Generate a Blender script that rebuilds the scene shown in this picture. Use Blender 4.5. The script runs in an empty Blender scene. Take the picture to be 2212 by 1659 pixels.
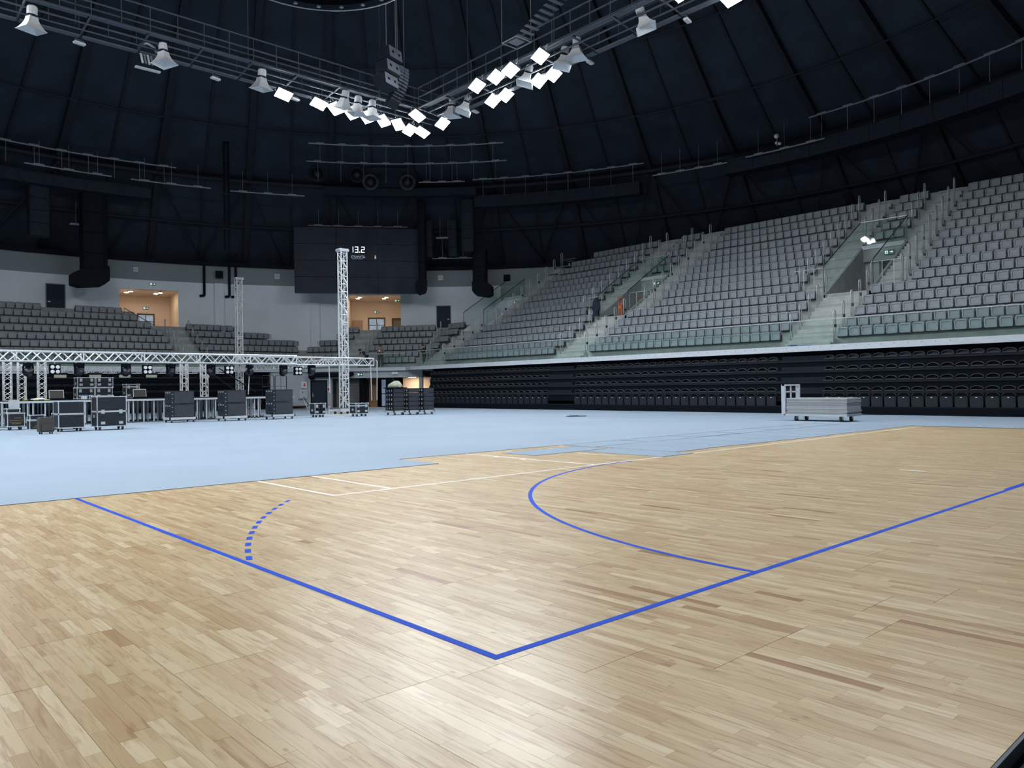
import bpy, math, random
import numpy as np
from mathutils import Vector, Matrix
random.seed(7); rng = np.random.default_rng(7)
PI = math.pi
scene = bpy.context.scene
COL = scene.collection

# ---------------------------------------------------------------- camera, world, exposure
YAW, PITCH, ROLL, FPX = .7388, .0047, -.01457, 1665.0
CAM = np.array([-2.53, -2.93, 1.3635])
_f = np.array([math.sin(YAW)*math.cos(PITCH), math.cos(YAW)*math.cos(PITCH), math.sin(PITCH)])
_r0 = np.array([math.cos(YAW), -math.sin(YAW), 0.]); _u0 = np.cross(_r0, _f)
_r = math.cos(ROLL)*_r0 + math.sin(ROLL)*_u0; _u = -math.sin(ROLL)*_r0 + math.cos(ROLL)*_u0
cam_data = bpy.data.cameras.new('camera'); cam = bpy.data.objects.new('camera', cam_data); COL.objects.link(cam)
cam_data.sensor_width = 36.0; cam_data.lens = FPX/2212*36.0; cam_data.clip_end = 300; cam_data.clip_start = .05
cam.matrix_world = Matrix(((_r[0], _u[0], -_f[0], CAM[0]), (_r[1], _u[1], -_f[1], CAM[1]), (_r[2], _u[2], -_f[2], CAM[2]), (0, 0, 0, 1)))
scene.camera = cam
world = bpy.data.worlds.new('world'); scene.world = world; world.use_nodes = True
world.node_tree.nodes['Background'].inputs[0].default_value = (.02, .03, .05, 1)
world.node_tree.nodes['Background'].inputs[1].default_value = .3
vs = scene.view_settings
vs.view_transform = 'Standard'; vs.look = 'None'; vs.gamma = 1.0; vs.use_curve_mapping = False; vs.exposure = 0.0
FLOOD = 58.0           # visible glow of one floodlight lens
FLOOD_W = 93.0        # power of one floodlight beam
FLOOD_SPREAD = 2.7

def in_view(p, margin=0.03):
    d = np.asarray(p, float) - CAM; z = d @ _f
    if z < .3: return False
    return abs(FPX*(d @ _r)/z) < 1106*(1+margin) and abs(FPX*(d @ _u)/z) < 830*(1+margin)

# ---------------------------------------------------------------- materials
MATS = {}
def mat(name, col, rough=.5, metal=0.0, var=.12, scale=6.0, bump=0.0, emit=None, estr=0.0, spec=.5, coat=0.0):
    if name in MATS: return MATS[name]
    m = bpy.data.materials.new(name); m.use_nodes = True; nt = m.node_tree; b = nt.nodes['Principled BSDF']
    b.inputs['Roughness'].default_value = rough; b.inputs['Metallic'].default_value = metal
    b.inputs['Specular IOR Level'].default_value = spec
    if coat: b.inputs['Coat Weight'].default_value = coat; b.inputs['Coat Roughness'].default_value = .25
    tc = nt.nodes.new('ShaderNodeTexCoord'); nz = nt.nodes.new('ShaderNodeTexNoise'); nz.inputs['Scale'].default_value = scale; nz.inputs['Detail'].default_value = 4
    rp = nt.nodes.new('ShaderNodeValToRGB'); nt.links.new(tc.outputs['Object'], nz.inputs['Vector']); nt.links.new(nz.outputs['Fac'], rp.inputs['Fac'])
    rp.color_ramp.elements[0].position = .3; rp.color_ramp.elements[1].position = .7
    rp.color_ramp.elements[0].color = tuple(max(0, c*(1-var)) for c in col)+(1,); rp.color_ramp.elements[1].color = tuple(min(1, c*(1+var)) for c in col)+(1,)
    nt.links.new(rp.outputs['Color'], b.inputs['Base Color'])
    if bump:
        bp = nt.nodes.new('ShaderNodeBump'); bp.inputs['Strength'].default_value = bump; bp.inputs['Distance'].default_value = .02
        nt.links.new(nz.outputs['Fac'], bp.inputs['Height']); nt.links.new(bp.outputs['Normal'], b.inputs['Normal'])
    if emit: b.inputs['Emission Color'].default_value = tuple(emit)+(1,); b.inputs['Emission Strength'].default_value = estr
    MATS[name] = m; return m

def glass_mat(name, tint, fac=1.0):
    m = bpy.data.materials.new(name); m.use_nodes = True; nt = m.node_tree; nt.nodes.clear()
    o = nt.nodes.new('ShaderNodeOutputMaterial'); mx = nt.nodes.new('ShaderNodeMixShader'); t = nt.nodes.new('ShaderNodeBsdfTransparent'); g = nt.nodes.new('ShaderNodeBsdfGlossy')
    lw = nt.nodes.new('ShaderNodeLayerWeight'); pw = nt.nodes.new('ShaderNodeMath'); pw.operation = 'POWER'; pw.inputs[1].default_value = 5.0; fr = nt.nodes.new('ShaderNodeMath'); fr.operation = 'MULTIPLY_ADD'; fr.inputs[1].default_value = .6; fr.inputs[2].default_value = .025; nt.links.new(lw.outputs['Facing'], pw.inputs[0]); nt.links.new(pw.outputs[0], fr.inputs[0]); t.inputs['Color'].default_value = tint+(1,); g.inputs['Roughness'].default_value = .02
    nt.links.new(fr.outputs[0], mx.inputs[0]); nt.links.new(t.outputs[0], mx.inputs[1]); nt.links.new(g.outputs[0], mx.inputs[2]); nt.links.new(mx.outputs[0], o.inputs[0])
    MATS[name] = m; return m

def wood_mat():
    m = bpy.data.materials.new('parquet'); m.use_nodes = True; nt = m.node_tree; b = nt.nodes['Principled BSDF']; L = nt.links.new; N = nt.nodes.new
    at = N('ShaderNodeAttribute'); at.attribute_name = 'tone'
    ge = N('ShaderNodeNewGeometry'); mp = N('ShaderNodeMapping'); mp.inputs['Scale'].default_value = (26, 2.6, 1)
    off = N('ShaderNodeCombineXYZ'); mul = N('ShaderNodeMath'); mul.operation = 'MULTIPLY'; mul.inputs[1].default_value = 91.0
    L(at.outputs['Fac'], mul.inputs[0]); L(mul.outputs[0], off.inputs['Y']); L(mul.outputs[0], off.inputs['Z'])
    ad = N('ShaderNodeVectorMath'); ad.operation = 'ADD'; L(ge.outputs['Position'], mp.inputs['Vector']); L(mp.outputs[0], ad.inputs[0]); L(off.outputs[0], ad.inputs[1])
    n1 = N('ShaderNodeTexNoise'); n1.inputs['Scale'].default_value = 1.0; n1.inputs['Detail'].default_value = 6; n1.inputs['Distortion'].default_value = 1.2; L(ad.outputs[0], n1.inputs['Vector'])
    rp = N('ShaderNodeValToRGB'); cr = rp.color_ramp
    cr.elements[0].position = 0; cr.elements[0].color = (.36, .21, .105, 1); cr.elements[1].position = 1; cr.elements[1].color = (.72, .60, .405, 1)
    for p, c in ((.12, (.44, .285, .15, 1)), (.3, (.52, .37, .208, 1)), (.6, (.58, .447, .262, 1)), (.85, (.645, .52, .322, 1))):
        e = cr.elements.new(p); e.color = c
    L(at.outputs['Fac'], rp.inputs['Fac'])
    g = N('ShaderNodeValToRGB'); g.color_ramp.elements[0].position = .28; g.color_ramp.elements[0].color = (.60, .47, .37, 1); g.color_ramp.elements[1].position = .52; g.color_ramp.elements[1].color = (1, 1, 1, 1); L(n1.outputs['Fac'], g.inputs['Fac'])
    mx = N('ShaderNodeMix'); mx.data_type = 'RGBA'; mx.blend_type = 'MULTIPLY'; mx.inputs[0].default_value = .8; L(rp.outputs[0], mx.inputs[6]); L(g.outputs[0], mx.inputs[7])
    # knots: sparse dark flecks
    mp2 = N('ShaderNodeMapping'); mp2.inputs['Scale'].default_value = (7, 3.4, 1); L(ge.outputs['Position'], mp2.inputs['Vector'])
    vo = N('ShaderNodeTexVoronoi'); vo.inputs['Scale'].default_value = 1.0; L(mp2.outputs[0], vo.inputs['Vector'])
    kr = N('ShaderNodeValToRGB'); kr.color_ramp.elements[0].position = .03; kr.color_ramp.elements[0].color = (.30, .19, .13, 1); kr.color_ramp.elements[1].position = .10; kr.color_ramp.elements[1].color = (1, 1, 1, 1); L(vo.outputs['Distance'], kr.inputs['Fac'])
    mk = N('ShaderNodeMix'); mk.data_type = 'RGBA'; mk.blend_type = 'MULTIPLY'; mk.inputs[0].default_value = .55; L(mx.outputs[2], mk.inputs[6]); L(kr.outputs[0], mk.inputs[7])
    L(mk.outputs[2], b.inputs['Base Color'])
    b.inputs['Roughness'].default_value = .31; b.inputs['Specular IOR Level'].default_value = .45
    MATS['parquet'] = m; return m

M_WOOD = wood_mat()
M_GLASS = glass_mat('tinted_glass', (.92, .968, .955))
M_GLASSC = glass_mat('clear_glass', (.95, .98, .98))
M_MAT = mat('felt_cover', (.27, .35, .445), .85, var=.05, scale=.35)
M_MAT2 = mat('felt_panel', (.25, .328, .42), .85, var=.04, scale=.8)
M_BLUE = mat('court_blue', (.008, .075, .60), .6, var=.03, spec=.12)
M_WHITE = mat('court_white', (.95, .95, .94), .4, var=.03)
M_DARKFLOOR = mat('dark_floor', (.03, .035, .042), .8)
M_EDGE = mat('edge_grey', (.12, .14, .17), .6)
M_WALL = mat('wall_paint', (.76, .81, .86), .8, var=.04, scale=.5)
M_BAND = mat('grey_band', (.25, .285, .30), .8, var=.05, scale=.5)
M_LOWALL = mat('lower_wall', (.46, .50, .54), .8, var=.05, scale=.6)
M_CONC = mat('concrete', (.34, .37, .37), .8, var=.15, scale=2.0, bump=.1)
M_STEP = mat('step_concrete', (.42, .45, .445), .75, var=.12, scale=3.0)
M_LEDGE = mat('ledge_metal', (.55, .59, .64), .5, var=.04)
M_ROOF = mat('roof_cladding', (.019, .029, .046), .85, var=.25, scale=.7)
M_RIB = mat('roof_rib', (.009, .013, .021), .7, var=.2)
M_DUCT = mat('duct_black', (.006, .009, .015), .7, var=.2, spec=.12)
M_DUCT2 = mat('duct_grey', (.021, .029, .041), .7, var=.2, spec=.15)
M_PIPE = mat('pale_pipe', (.30, .33, .34), .5, var=.1)
M_SEAT = mat('grey_seat_plastic', (.265, .30, .33), .42, var=.06)
M_SEATB = mat('grey_seat_back', (.185, .21, .232), .5, var=.06)
M_BRACK = mat('seat_bracket', (.035, .04, .05), .5)
M_BLACK = mat('black_plastic', (.010, .013, .019), .35, var=.1)
M_BLACKP = mat('black_panel', (.005, .007, .011), .7, var=.15, spec=.05)
M_TELE = mat('platform_nose', (.013, .018, .023), .6, var=.1, spec=.1)
M_STEEL = mat('brushed_steel', (.55, .59, .61), .33, .4, var=.05)
M_ALU = mat('truss_aluminium', (.84, .86, .88), .32, .3, var=.04)
M_ALUM = mat('aluminium_matt', (.60, .64, .68), .42, .3, var=.06)
M_CASE = mat('case_laminate', (.022, .026, .034), .55, var=.15, scale=20, spec=.25)
M_CASEB = mat('case_brown_grey', (.05, .048, .045), .6, var=.15, scale=20)
M_RUBBER = mat('rubber', (.03, .032, .036), .7)
M_SPK = mat('speaker_paint', (.022, .027, .036), .6, var=.1, spec=.25)
M_HORN = mat('horn_white', (.78, .79, .80), .5, var=.05)
M_GREY = mat('mid_grey', (.25, .27, .29), .6)
M_DOOR = mat('door_navy', (.028, .040, .058), .6, spec=.12)
M_WARM = mat('vestibule_wall', (.70, .57, .46), .8, var=.04)
M_WOODD = mat('door_wood', (.42, .25, .12), .5, var=.15)
M_BROWN = mat('door_brown', (.05, .03, .022), .5)
M_SCR = mat('screen_panel', (.020, .028, .044), .5, var=.35, scale=.5, spec=.2)
M_LITW = mat('led_white', (.8, .9, 1), .5, emit=(.75, .88, 1), estr=2.6)
M_LITD = mat('led_dim', (.4, .45, .5), .5, emit=(.6, .75, .9), estr=.35)
M_FLOOD = mat('flood_lens', (1, 1, 1), .5, emit=(.93, .97, 1.0), estr=FLOOD, var=0)
M_WLAMP = mat('warm_lamp', (1, .9, .75), .5, emit=(1, .80, .58), estr=80.0, var=0)
M_SIGN = mat('exit_green', (.015, .07, .045), .5, emit=(.05, .2, .14), estr=.12)
M_SIGNW = mat('exit_white', (.8, .9, .85), .5, emit=(.75, 1, .88), estr=.9)
M_ORANGE = mat('orange_paint', (.62, .13, .035), .5)
M_RED = mat('red_cloth', (.55, .05, .04), .7)
M_BLUEC = mat('blue_cloth', (.03, .13, .42), .7)
M_NAVY = mat('navy_cloth', (.012, .02, .04), .9, bump=.3)
M_SKIN = mat('skin', (.55, .33, .24), .6)
M_HAIR = mat('hair', (.03, .022, .018), .7)
M_GREEN = mat('khaki_cloth', (.06, .075, .07), .8)
M_GREYC = mat('grey_cloth', (.16, .17, .18), .8)
M_TARP = mat('tarp', (.33, .34, .26), .8, var=.35, scale=5, bump=.5)
M_BOARD = mat('plywood', (.66, .56, .38), .7)
M_YEL = mat('yellow', (.7, .55, .1), .6)
M_SKYD = mat('daylit_pane', (.3, .4, .5), .3, emit=(.35, .5, .75), estr=.25, var=.3, scale=1.5)

# ---------------------------------------------------------------- helpers
class MB:
    def __init__(s): s.v = []; s.f = []; s.m = []; s.mi = 0
    def add(s, v, f):
        o = len(s.v); s.v += [tuple(map(float, p)) for p in v]; s.f += [tuple(i+o for i in q) for q in f]; s.m += [s.mi]*len(f); return s
    def box(s, x0, x1, y0, y1, z0, z1):
        return s.add([(x0, y0, z0), (x1, y0, z0), (x1, y1, z0), (x0, y1, z0), (x0, y0, z1), (x1, y0, z1), (x1, y1, z1), (x0, y1, z1)],
                     [(0, 3, 2, 1), (4, 5, 6, 7), (0, 1, 5, 4), (1, 2, 6, 5), (2, 3, 7, 6), (3, 0, 4, 7)])
    def hexa(s, b, t):      # bottom quad, top quad
        return s.add(list(b)+list(t), [(0, 3, 2, 1), (4, 5, 6, 7), (0, 1, 5, 4), (1, 2, 6, 5), (2, 3, 7, 6), (3, 0, 4, 7)])
    def poly(s, pts, z0, z1):   # vertical prism over a plan polygon
        n = len(pts)
        return s.add([(p[0], p[1], z0) for p in pts]+[(p[0], p[1], z1) for p in pts], [tuple(range(n-1, -1, -1)), tuple(range(n, 2*n))]+[(i, (i+1) % n, n+(i+1) % n, n+i) for i in range(n)])
    def prof(s, pts, y0, y1):   # prism of an x-z outline, extruded along y
        n = len(pts)
        return s.add([(p[0], y0, p[1]) for p in pts]+[(p[0], y1, p[1]) for p in pts], [tuple(range(n)), tuple(range(2*n-1, n-1, -1))]+[(i, n+i, n+(i+1) % n, (i+1) % n) for i in range(n)])
    def profx(s, pts, x0, x1):  # prism of a y-z outline, extruded along x
        n = len(pts)
        return s.add([(x0, p[0], p[1]) for p in pts]+[(x1, p[0], p[1]) for p in pts], [tuple(range(n-1, -1, -1)), tuple(range(n, 2*n))]+[(i, (i+1) % n, n+(i+1) % n, n+i) for i in range(n)])
    def cyl(s, a, b, r, n=8, r2=None, caps=True):
        a = Vector(a); b = Vector(b); d = (b-a).normalized(); q = d.to_track_quat('Z', 'Y'); r2 = r if r2 is None else r2
        ring = lambda c, rr: [c+q @ Vector((rr*math.cos(2*PI*i/n+PI/n), rr*math.sin(2*PI*i/n+PI/n), 0)) for i in range(n)]
        f = [(i, (i+1) % n, n+(i+1) % n, n+i) for i in range(n)]
        if caps: f += [tuple(range(n-1, -1, -1)), tuple(range(n, 2*n))]
        return s.add(ring(a, r)+ring(b, r2), f)
    def tube(s, pts, r, n=6, closed=False):
        P = [Vector(p) for p in pts]; N = len(P); rings = []
        for i, p in enumerate(P):
            if closed: d = P[(i+1) % N]-P[i-1]
            else: d = P[min(i+1, N-1)]-P[max(i-1, 0)]
            q = d.normalized().to_track_quat('Z', 'Y')
            rings += [p+q @ Vector((r*math.cos(2*PI*k/n), r*math.sin(2*PI*k/n), 0)) for k in range(n)]
        f = []
        for i in range(N if closed else N-1):
            j = (i+1) % N
            f += [(i*n+k, i*n+(k+1) % n, j*n+(k+1) % n, j*n+k) for k in range(n)]
        if not closed: f += [tuple(range(n-1, -1, -1)), tuple(range((N-1)*n, N*n))]
        return s.add(rings, f)
    def lathe(s, prof, n=12, sx=1, sy=1):   # (r,z) profile around z
        v = [(r*math.cos(2*PI*k/n)*sx, r*math.sin(2*PI*k/n)*sy, z) for r, z in prof for k in range(n)]; m = len(prof)
        f = [(i*n+k, i*n+(k+1) % n, (i+1)*n+(k+1) % n, (i+1)*n+k) for i in range(m-1) for k in range(n)]
        return s.add(v, f+[tuple(range(n-1, -1, -1)), tuple(range((m-1)*n, m*n))])
    def ball(s, c, r, n=8, m=6, sz=(1, 1, 1)):
        v = []; f = []
        for i in range(m+1):
            t = PI*i/m
            for k in range(n): v.append((c[0]+r*sz[0]*math.sin(t)*math.cos(2*PI*k/n), c[1]+r*sz[1]*math.sin(t)*math.sin(2*PI*k/n), c[2]+r*sz[2]*math.cos(t)))
        for i in range(m):
            for k in range(n): f.append((i*n+k, (i+1)*n+k, (i+1)*n+(k+1) % n, i*n+(k+1) % n))
        return s.add(v, f)
    def rot(s, M):   # transform everything so far
        s.v = [tuple(M @ Vector(p)) for p in s.v]; return s
    def mesh(s, name, mats, smooth=False):
        me = bpy.data.meshes.new(name); me.from_pydata(s.v, [], s.f); me.update()
        for m in (mats if isinstance(mats, (list, tuple)) else [mats]): me.materials.append(m)
        if any(s.m): me.polygons.foreach_set('material_index', s.m)
        if smooth: me.polygons.foreach_set('use_smooth', [True]*len(s.f))
        return me
    def build(s, name, mats, parent=None, smooth=False):
        return put(name, s.mesh(name, mats, smooth), parent)

def put(name, me, parent=None, loc=None, rz=None):
    o = bpy.data.objects.new(name, me); COL.objects.link(o)
    if parent is not None: o.parent = parent
    if loc is not None: o.location = loc
    if rz is not None: o.rotation_euler = (0, 0, rz)
    return o
def tag(o, label, cat, group=None, kind=None):
    if label: o['label'] = label
    if cat: o['category'] = cat
    if group: o['group'] = group
    if kind: o['kind'] = kind
    return o
def thing(name, label, cat, loc=(0, 0, 0), rz=0.0, group=None):
    o = bpy.data.objects.new(name, None); COL.objects.link(o); o.location = loc; o.rotation_euler = (0, 0, rz); o.empty_display_size = .1
    return tag(o, label, cat, group)
def struct(o): o['kind'] = 'structure'; return o
def dup(root, loc, rz=None, label=None):
    r = root.copy(); COL.objects.link(r); r.location = loc
    if rz is not None: r.rotation_euler = (0, 0, rz)
    if label: r['label'] = label
    for ch in list(root.children):
        c = ch.copy(); COL.objects.link(c); c.parent = r
        for g in list(ch.children):
            d = g.copy(); COL.objects.link(d); d.parent = c
    return r
def rrect(w, h, r, k=2):   # rounded rectangle outline centred on x, z from 0 to h
    pts = []
    for cx, cz, a0 in ((w/2-r, r, -PI/2), (w/2-r, h-r, 0), (-w/2+r, h-r, PI/2), (-w/2+r, r, PI)):
        for i in range(k+1): a = a0+PI/2*i/k; pts.append((cx+r*math.cos(a), cz+r*math.sin(a)))
    return pts
CEN = (10.0, 20.0)
def pol(R, deg, z): a = math.radians(deg); return (CEN[0]+R*math.cos(a), CEN[1]+R*math.sin(a), z)
# corner stand frame: base point, along-row direction (towards the end stand), outward normal
CB = np.array([31.2, 47.1]); CD = np.array([-.589, .808]); CN = np.array([.808, .589])
def cpt(t, o, z=None):
    p = CB+t*CD+o*CN
    return (p[0], p[1]) if z is None else (p[0], p[1], z)
CROT = math.atan2(-CD[1], -CD[0])    # local x along -CD (left to right as seen from the court), local y = outward

# ================================================================ FLOOR
floor = struct(MB().box(-34, 52, -26, 62, -.20, -.055).build('floor', M_DARKFLOOR))
MB().box(-6, 23, -2.04, 10.6, -.055, -.0125).build('underlay', mat('underlay', (.10, .06, .035), .9), floor)
struct(MB().box(-6, 23, -2.055, -2.042, -.055, .0005).build('trim_1', M_EDGE))
SW = .068; PW = 7*SW
planks = []     # x0,x1,y0,y1,tone
npan = int(29/PW)
for pc in range(npan):
    xa = -6+pc*PW; ymax = 10.6 if xa < 13.2 else 7.4
    y = -2.04; ends = []
    first = rng.uniform(.5, 2.2)
    while y < ymax:
        L = first if not ends else 2.2
        ends.append((y, min(y+L, ymax))); y += L
    for (ya, yb) in ends:
        for s in range(7):
            x0 = xa+s*SW; yy = ya+.0012
            while yy < yb-.02:
                ln = rng.choice([.24, .34, .42, .52, .62, .8])*rng.uniform(.9, 1.1)
                ye = yy+ln
                if yb-ye < .16: ye = yb-.0012
                ye = min(ye, yb-.0012)
                e = .0005 if 0 < s < 6 else .0008
                planks.append((x0+(e if s == 0 else .0004), x0+SW-(e if s == 6 else .0004), yy+.0003, ye-.0003, float(np.clip(rng.beta(3.2, 2.2)+.05 - (.3 if rng.random() < .05 else 0), 0, 1))))
                yy = ye
planks = np.array(planks)
ctr = np.stack([(planks[:, 0]+planks[:, 1])/2, (planks[:, 2]+planks[:, 3])/2, np.zeros(len(planks))], 1)
dist = np.linalg.norm(ctr-CAM, axis=1)
vis = np.array([in_view(c, -.02) for c in ctr])
score = np.where(vis, (planks[:, 3]-planks[:, 2])/dist**3, -1)
big = set(np.argsort(-score)[:300].tolist())
def plank_arrays(P, lift):
    n = len(P); V = np.zeros((n, 8, 3)); x0, x1, y0, y1 = P[:, 0], P[:, 1], P[:, 2], P[:, 3]
    for k, (xx, yy) in enumerate(((x0, y0), (x1, y0), (x1, y1), (x0, y1))):
        V[:, k, 0] = xx; V[:, k, 1] = yy; V[:, k, 2] = -.012; V[:, k+4, 0] = xx; V[:, k+4, 1] = yy; V[:, k+4, 2] = lift
    fq = np.array([(4, 5, 6, 7), (0, 1, 5, 4), (1, 2, 6, 5), (2, 3, 7, 6), (3, 0, 4, 7)])
    F = (fq[None]+8*np.arange(n)[:, None, None]).reshape(-1, 4)
    return V.reshape(-1, 3), F
def np_mesh(name, V, F, mats):
    me = bpy.data.meshes.new(name); me.vertices.add(len(V)); me.vertices.foreach_set('co', V.ravel())
    k = F.shape[1]; me.loops.add(F.size); me.loops.foreach_set('vertex_index', F.ravel().astype(np.int32)); me.polygons.add(len(F))
    me.polygons.foreach_set('loop_start', (np.arange(len(F))*k).astype(np.int32)); me.update(calc_edges=True); me.validate(); me.shade_flat()
    for m in mats: me.materials.append(m)
    return me
rest = np.array([i not in big for i in range(len(planks))])
V, F = plank_arrays(planks[rest], rng.uniform(-.0003, .0003, rest.sum()))
me = np_mesh('parquet', V, F, [M_WOOD]); a = me.attributes.new('tone', 'FLOAT', 'FACE'); a.data.foreach_set('value', np.repeat(planks[rest][:, 4], 5).astype(np.float32))
o = put('parquet', me, floor); o['kind'] = 'stuff'
for i in sorted(big):
    V, F = plank_arrays(planks[i:i+1], rng.uniform(-.0003, .0003, 1))
    me = np_mesh('plank', V, F, [M_WOOD]); a = me.attributes.new('tone', 'FLOAT', 'FACE'); a.data.foreach_set('value', np.full(5, planks[i, 4], np.float32))
    put('plank', me, floor)
# court lines
LZ = (.0006, .0016)
def strip(name, x0, x1, y0, y1, m): return MB().box(x0, x1, y0, y1, *LZ).build(name, m, floor)
def arc(name, cx, cy, r0, r1, a0, a1, m, n=40):
    b = MB(); A = [math.radians(a0+(a1-a0)*i/n) for i in range(n+1)]
    for i in range(n):
        q = [(cx+r*math.cos(t), cy+r*math.sin(t)) for r, t in ((r0, A[i]), (r1, A[i]), (r1, A[i+1]), (r0, A[i+1]))]
        b.add([(p[0], p[1], LZ[1]) for p in q], [(0, 1, 2, 3)] if a1 > a0 else [(3, 2, 1, 0)])
    return b.build(name, m, floor)
strip('sideline', 0, .05, 0, 8.36, M_BLUE); strip('goal_line', .05, 24.5, 0, .05, M_BLUE); strip('goal_mark', 8.5, 11.5, .05, .08, M_BLUE)
arc('goal_area_arc', 8.5, 0, 5.95, 6.0, 90, 179.55, M_BLUE, 60)
for k in range(12):
    a0 = 159.6-k*1.91
    arc('dash', 8.5, 0, 8.95, 9.0, a0-.98, a0, M_BLUE, 3)
strip('base_line', 2.45, 22.4, 6.0, 6.05, M_WHITE); strip('court_side_line', 2.45, 2.5, 6.05, 8.4, M_WHITE); strip('corner_line', 3.35, 3.4, 6.05, 8.4, M_WHITE)
strip('lane_line', 7.53, 7.58, 6.05, 9.7, M_WHITE); strip('lane_mark', 7.4, 7.53, 7.7, 7.8, M_WHITE); strip('lane_mark', 7.4, 7.53, 8.5, 8.6, M_WHITE)
strip('key_mark', 9.1, 9.15, 6.9, 7.9, M_WHITE); strip('spot_mark', 9.95, 10.03, 1.5, 1.9, M_WHITE)
# protective cover: seamless field plus the loose panels along its edge
cover = thing('floor_cover', 'pale blue felt floor covering spread over the rear of the court', 'floor cover')
MZ = (.0018, .009)
for i, (x0, x1, y0, y1) in enumerate([(-26, 5.9, 8.33, 53), (5.9, 30.3, 9.62, 53), (22.68, 30.3, -9, 9.62)]):
    MB().box(x0, x1, y0, y1, *MZ).build('cover_sheet', M_MAT, cover)
pan = [(8.12, 10.33, 8.12, 9.12), (9.46, 10.47, 6.0, 8.06)]
x = 10.5
for k in range(11):
    j = [.05, .10, .03, .02, -.02, -.05, .02, 0, -.03, .01, 0][k]
    pan.append((x+.006, min(x+1.1, 22.64), 6.4+j*.8, 8.58+j*.2)); x += 1.106
x = 10.42
for k in range(6):
    pan.append((x+.01, min(x+2.0, 22.62), 8.62+[.02, 0, .04, 0, .01, .02][k], 9.58)); x += 2.05
for (x0, x1, y0, y1) in pan:
    MB().box(x0, x1-.012, y0, y1, *MZ).build('panel', M_MAT2, cover)
drain = MB().box(-.45, .45, -.14, .14, 0, .02).box(-.3, .1, -.05, .2, .02, .035).build('cable_hatch', M_BLACKP); drain.location = (23.3, 21.1, .009); drain.rotation_euler = (0, 0, -.7)
tag(drain, 'small flat black hatch lying on the blue floor covering', 'floor hatch')

# ================================================================ WALLS
WR = 40.0; WTOP = 11.4; BANDZ = 10.0
OPEN = [(77.3, 83.2, 5.75, 9.3), (52.2, 58.5, 5.6, 9.36)]
def ring_wall(name, z0, z1, m, a0=0, a1=360, openings=()):
    b = MB(); cuts = sorted(set([a0+2.5*i for i in range(int((a1-a0)/2.5)+1)]+[x for o in openings for x in o[:2]]))
    for p, q in zip(cuts[:-1], cuts[1:]):
        mid = (p+q)/2; spans = [(z0, z1)]
        for o in openings:
            if o[0] < mid < o[1]: spans = [(z0, o[2]), (o[3], z1)]
        for (u, v) in spans:
            if v-u < .02: continue
            b.hexa([pol(WR, p, u), pol(WR, q, u), pol(WR+.35, q, u), pol(WR+.35, p, u)][::-1], [pol(WR, p, v), pol(WR, q, v), pol(WR+.35, q, v), pol(WR+.35, p, v)][::-1])
    return b.build(name, m)
wall_end = struct(ring_wall('wall_end', -.05, BANDZ, M_WALL, 40, 130, OPEN))
struct(ring_wall('wall_back', -.05, BANDZ, M_CONC, 130, 400))
struct(ring_wall('trim_2', BANDZ, WTOP, M_BAND))
b = MB()
for k in range(72):
    p, q = k*5, k*5+5
    b.hexa([pol(WR-.35, p, WTOP), pol(WR+1.9, p, WTOP), pol(WR+1.9, q, WTOP), pol(WR-.35, q, WTOP)], [pol(WR-.35, p, WTOP+.28), pol(WR+1.9, p, WTOP+.28), pol(WR+1.9, q, WTOP+.28), pol(WR-.35, q, WTOP+.28)])
struct(b.build('trim_3', M_DUCT))
for k, a in enumerate((73.0, 62.3, 100.0)):
    q = MB().box(-.35, .35, -.28, .05, 0, BANDZ).build('pilaster', M_WALL, wall_end); q.location = pol(WR, a, 0); q.rotation_euler = (0, 0, math.radians(a)-PI/2)
def on_wall(a, z, r=WR): return dict(loc=pol(r, a, z), rz=math.radians(a)-PI/2)     # local -y looks into the hall, local x to the right as seen from inside
def wall_door(n, a, z, w, h, hx):
    o = struct(MB().box(-w/2, w/2, -.05, .1, 0, h).build('door_%d' % n, M_DOOR)); k = on_wall(a, z); o.location = k['loc']; o.rotation_euler = (0, 0, k['rz'])
    MB().box(-w/2-.06, -w/2, -.07, .1, 0, h).box(w/2, w/2+.06, -.07, .1, 0, h).box(-w/2-.06, w/2+.06, -.07, .1, h, h+.06).build('door_frame', M_GREY, o)
    MB().box(hx-.09, hx+.09, -.12, -.09, 1.02, 1.06).box(hx-.02, hx+.02, -.1, -.05, 1.0, 1.08).build('door_handle', M_STEEL, o)
    return o
wall_door(1, 89.2, 6.95, 1.15, 2.3, -.42)
wall_door(2, 47.0, 6.2, 1.15, 2.15, .4)
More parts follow.
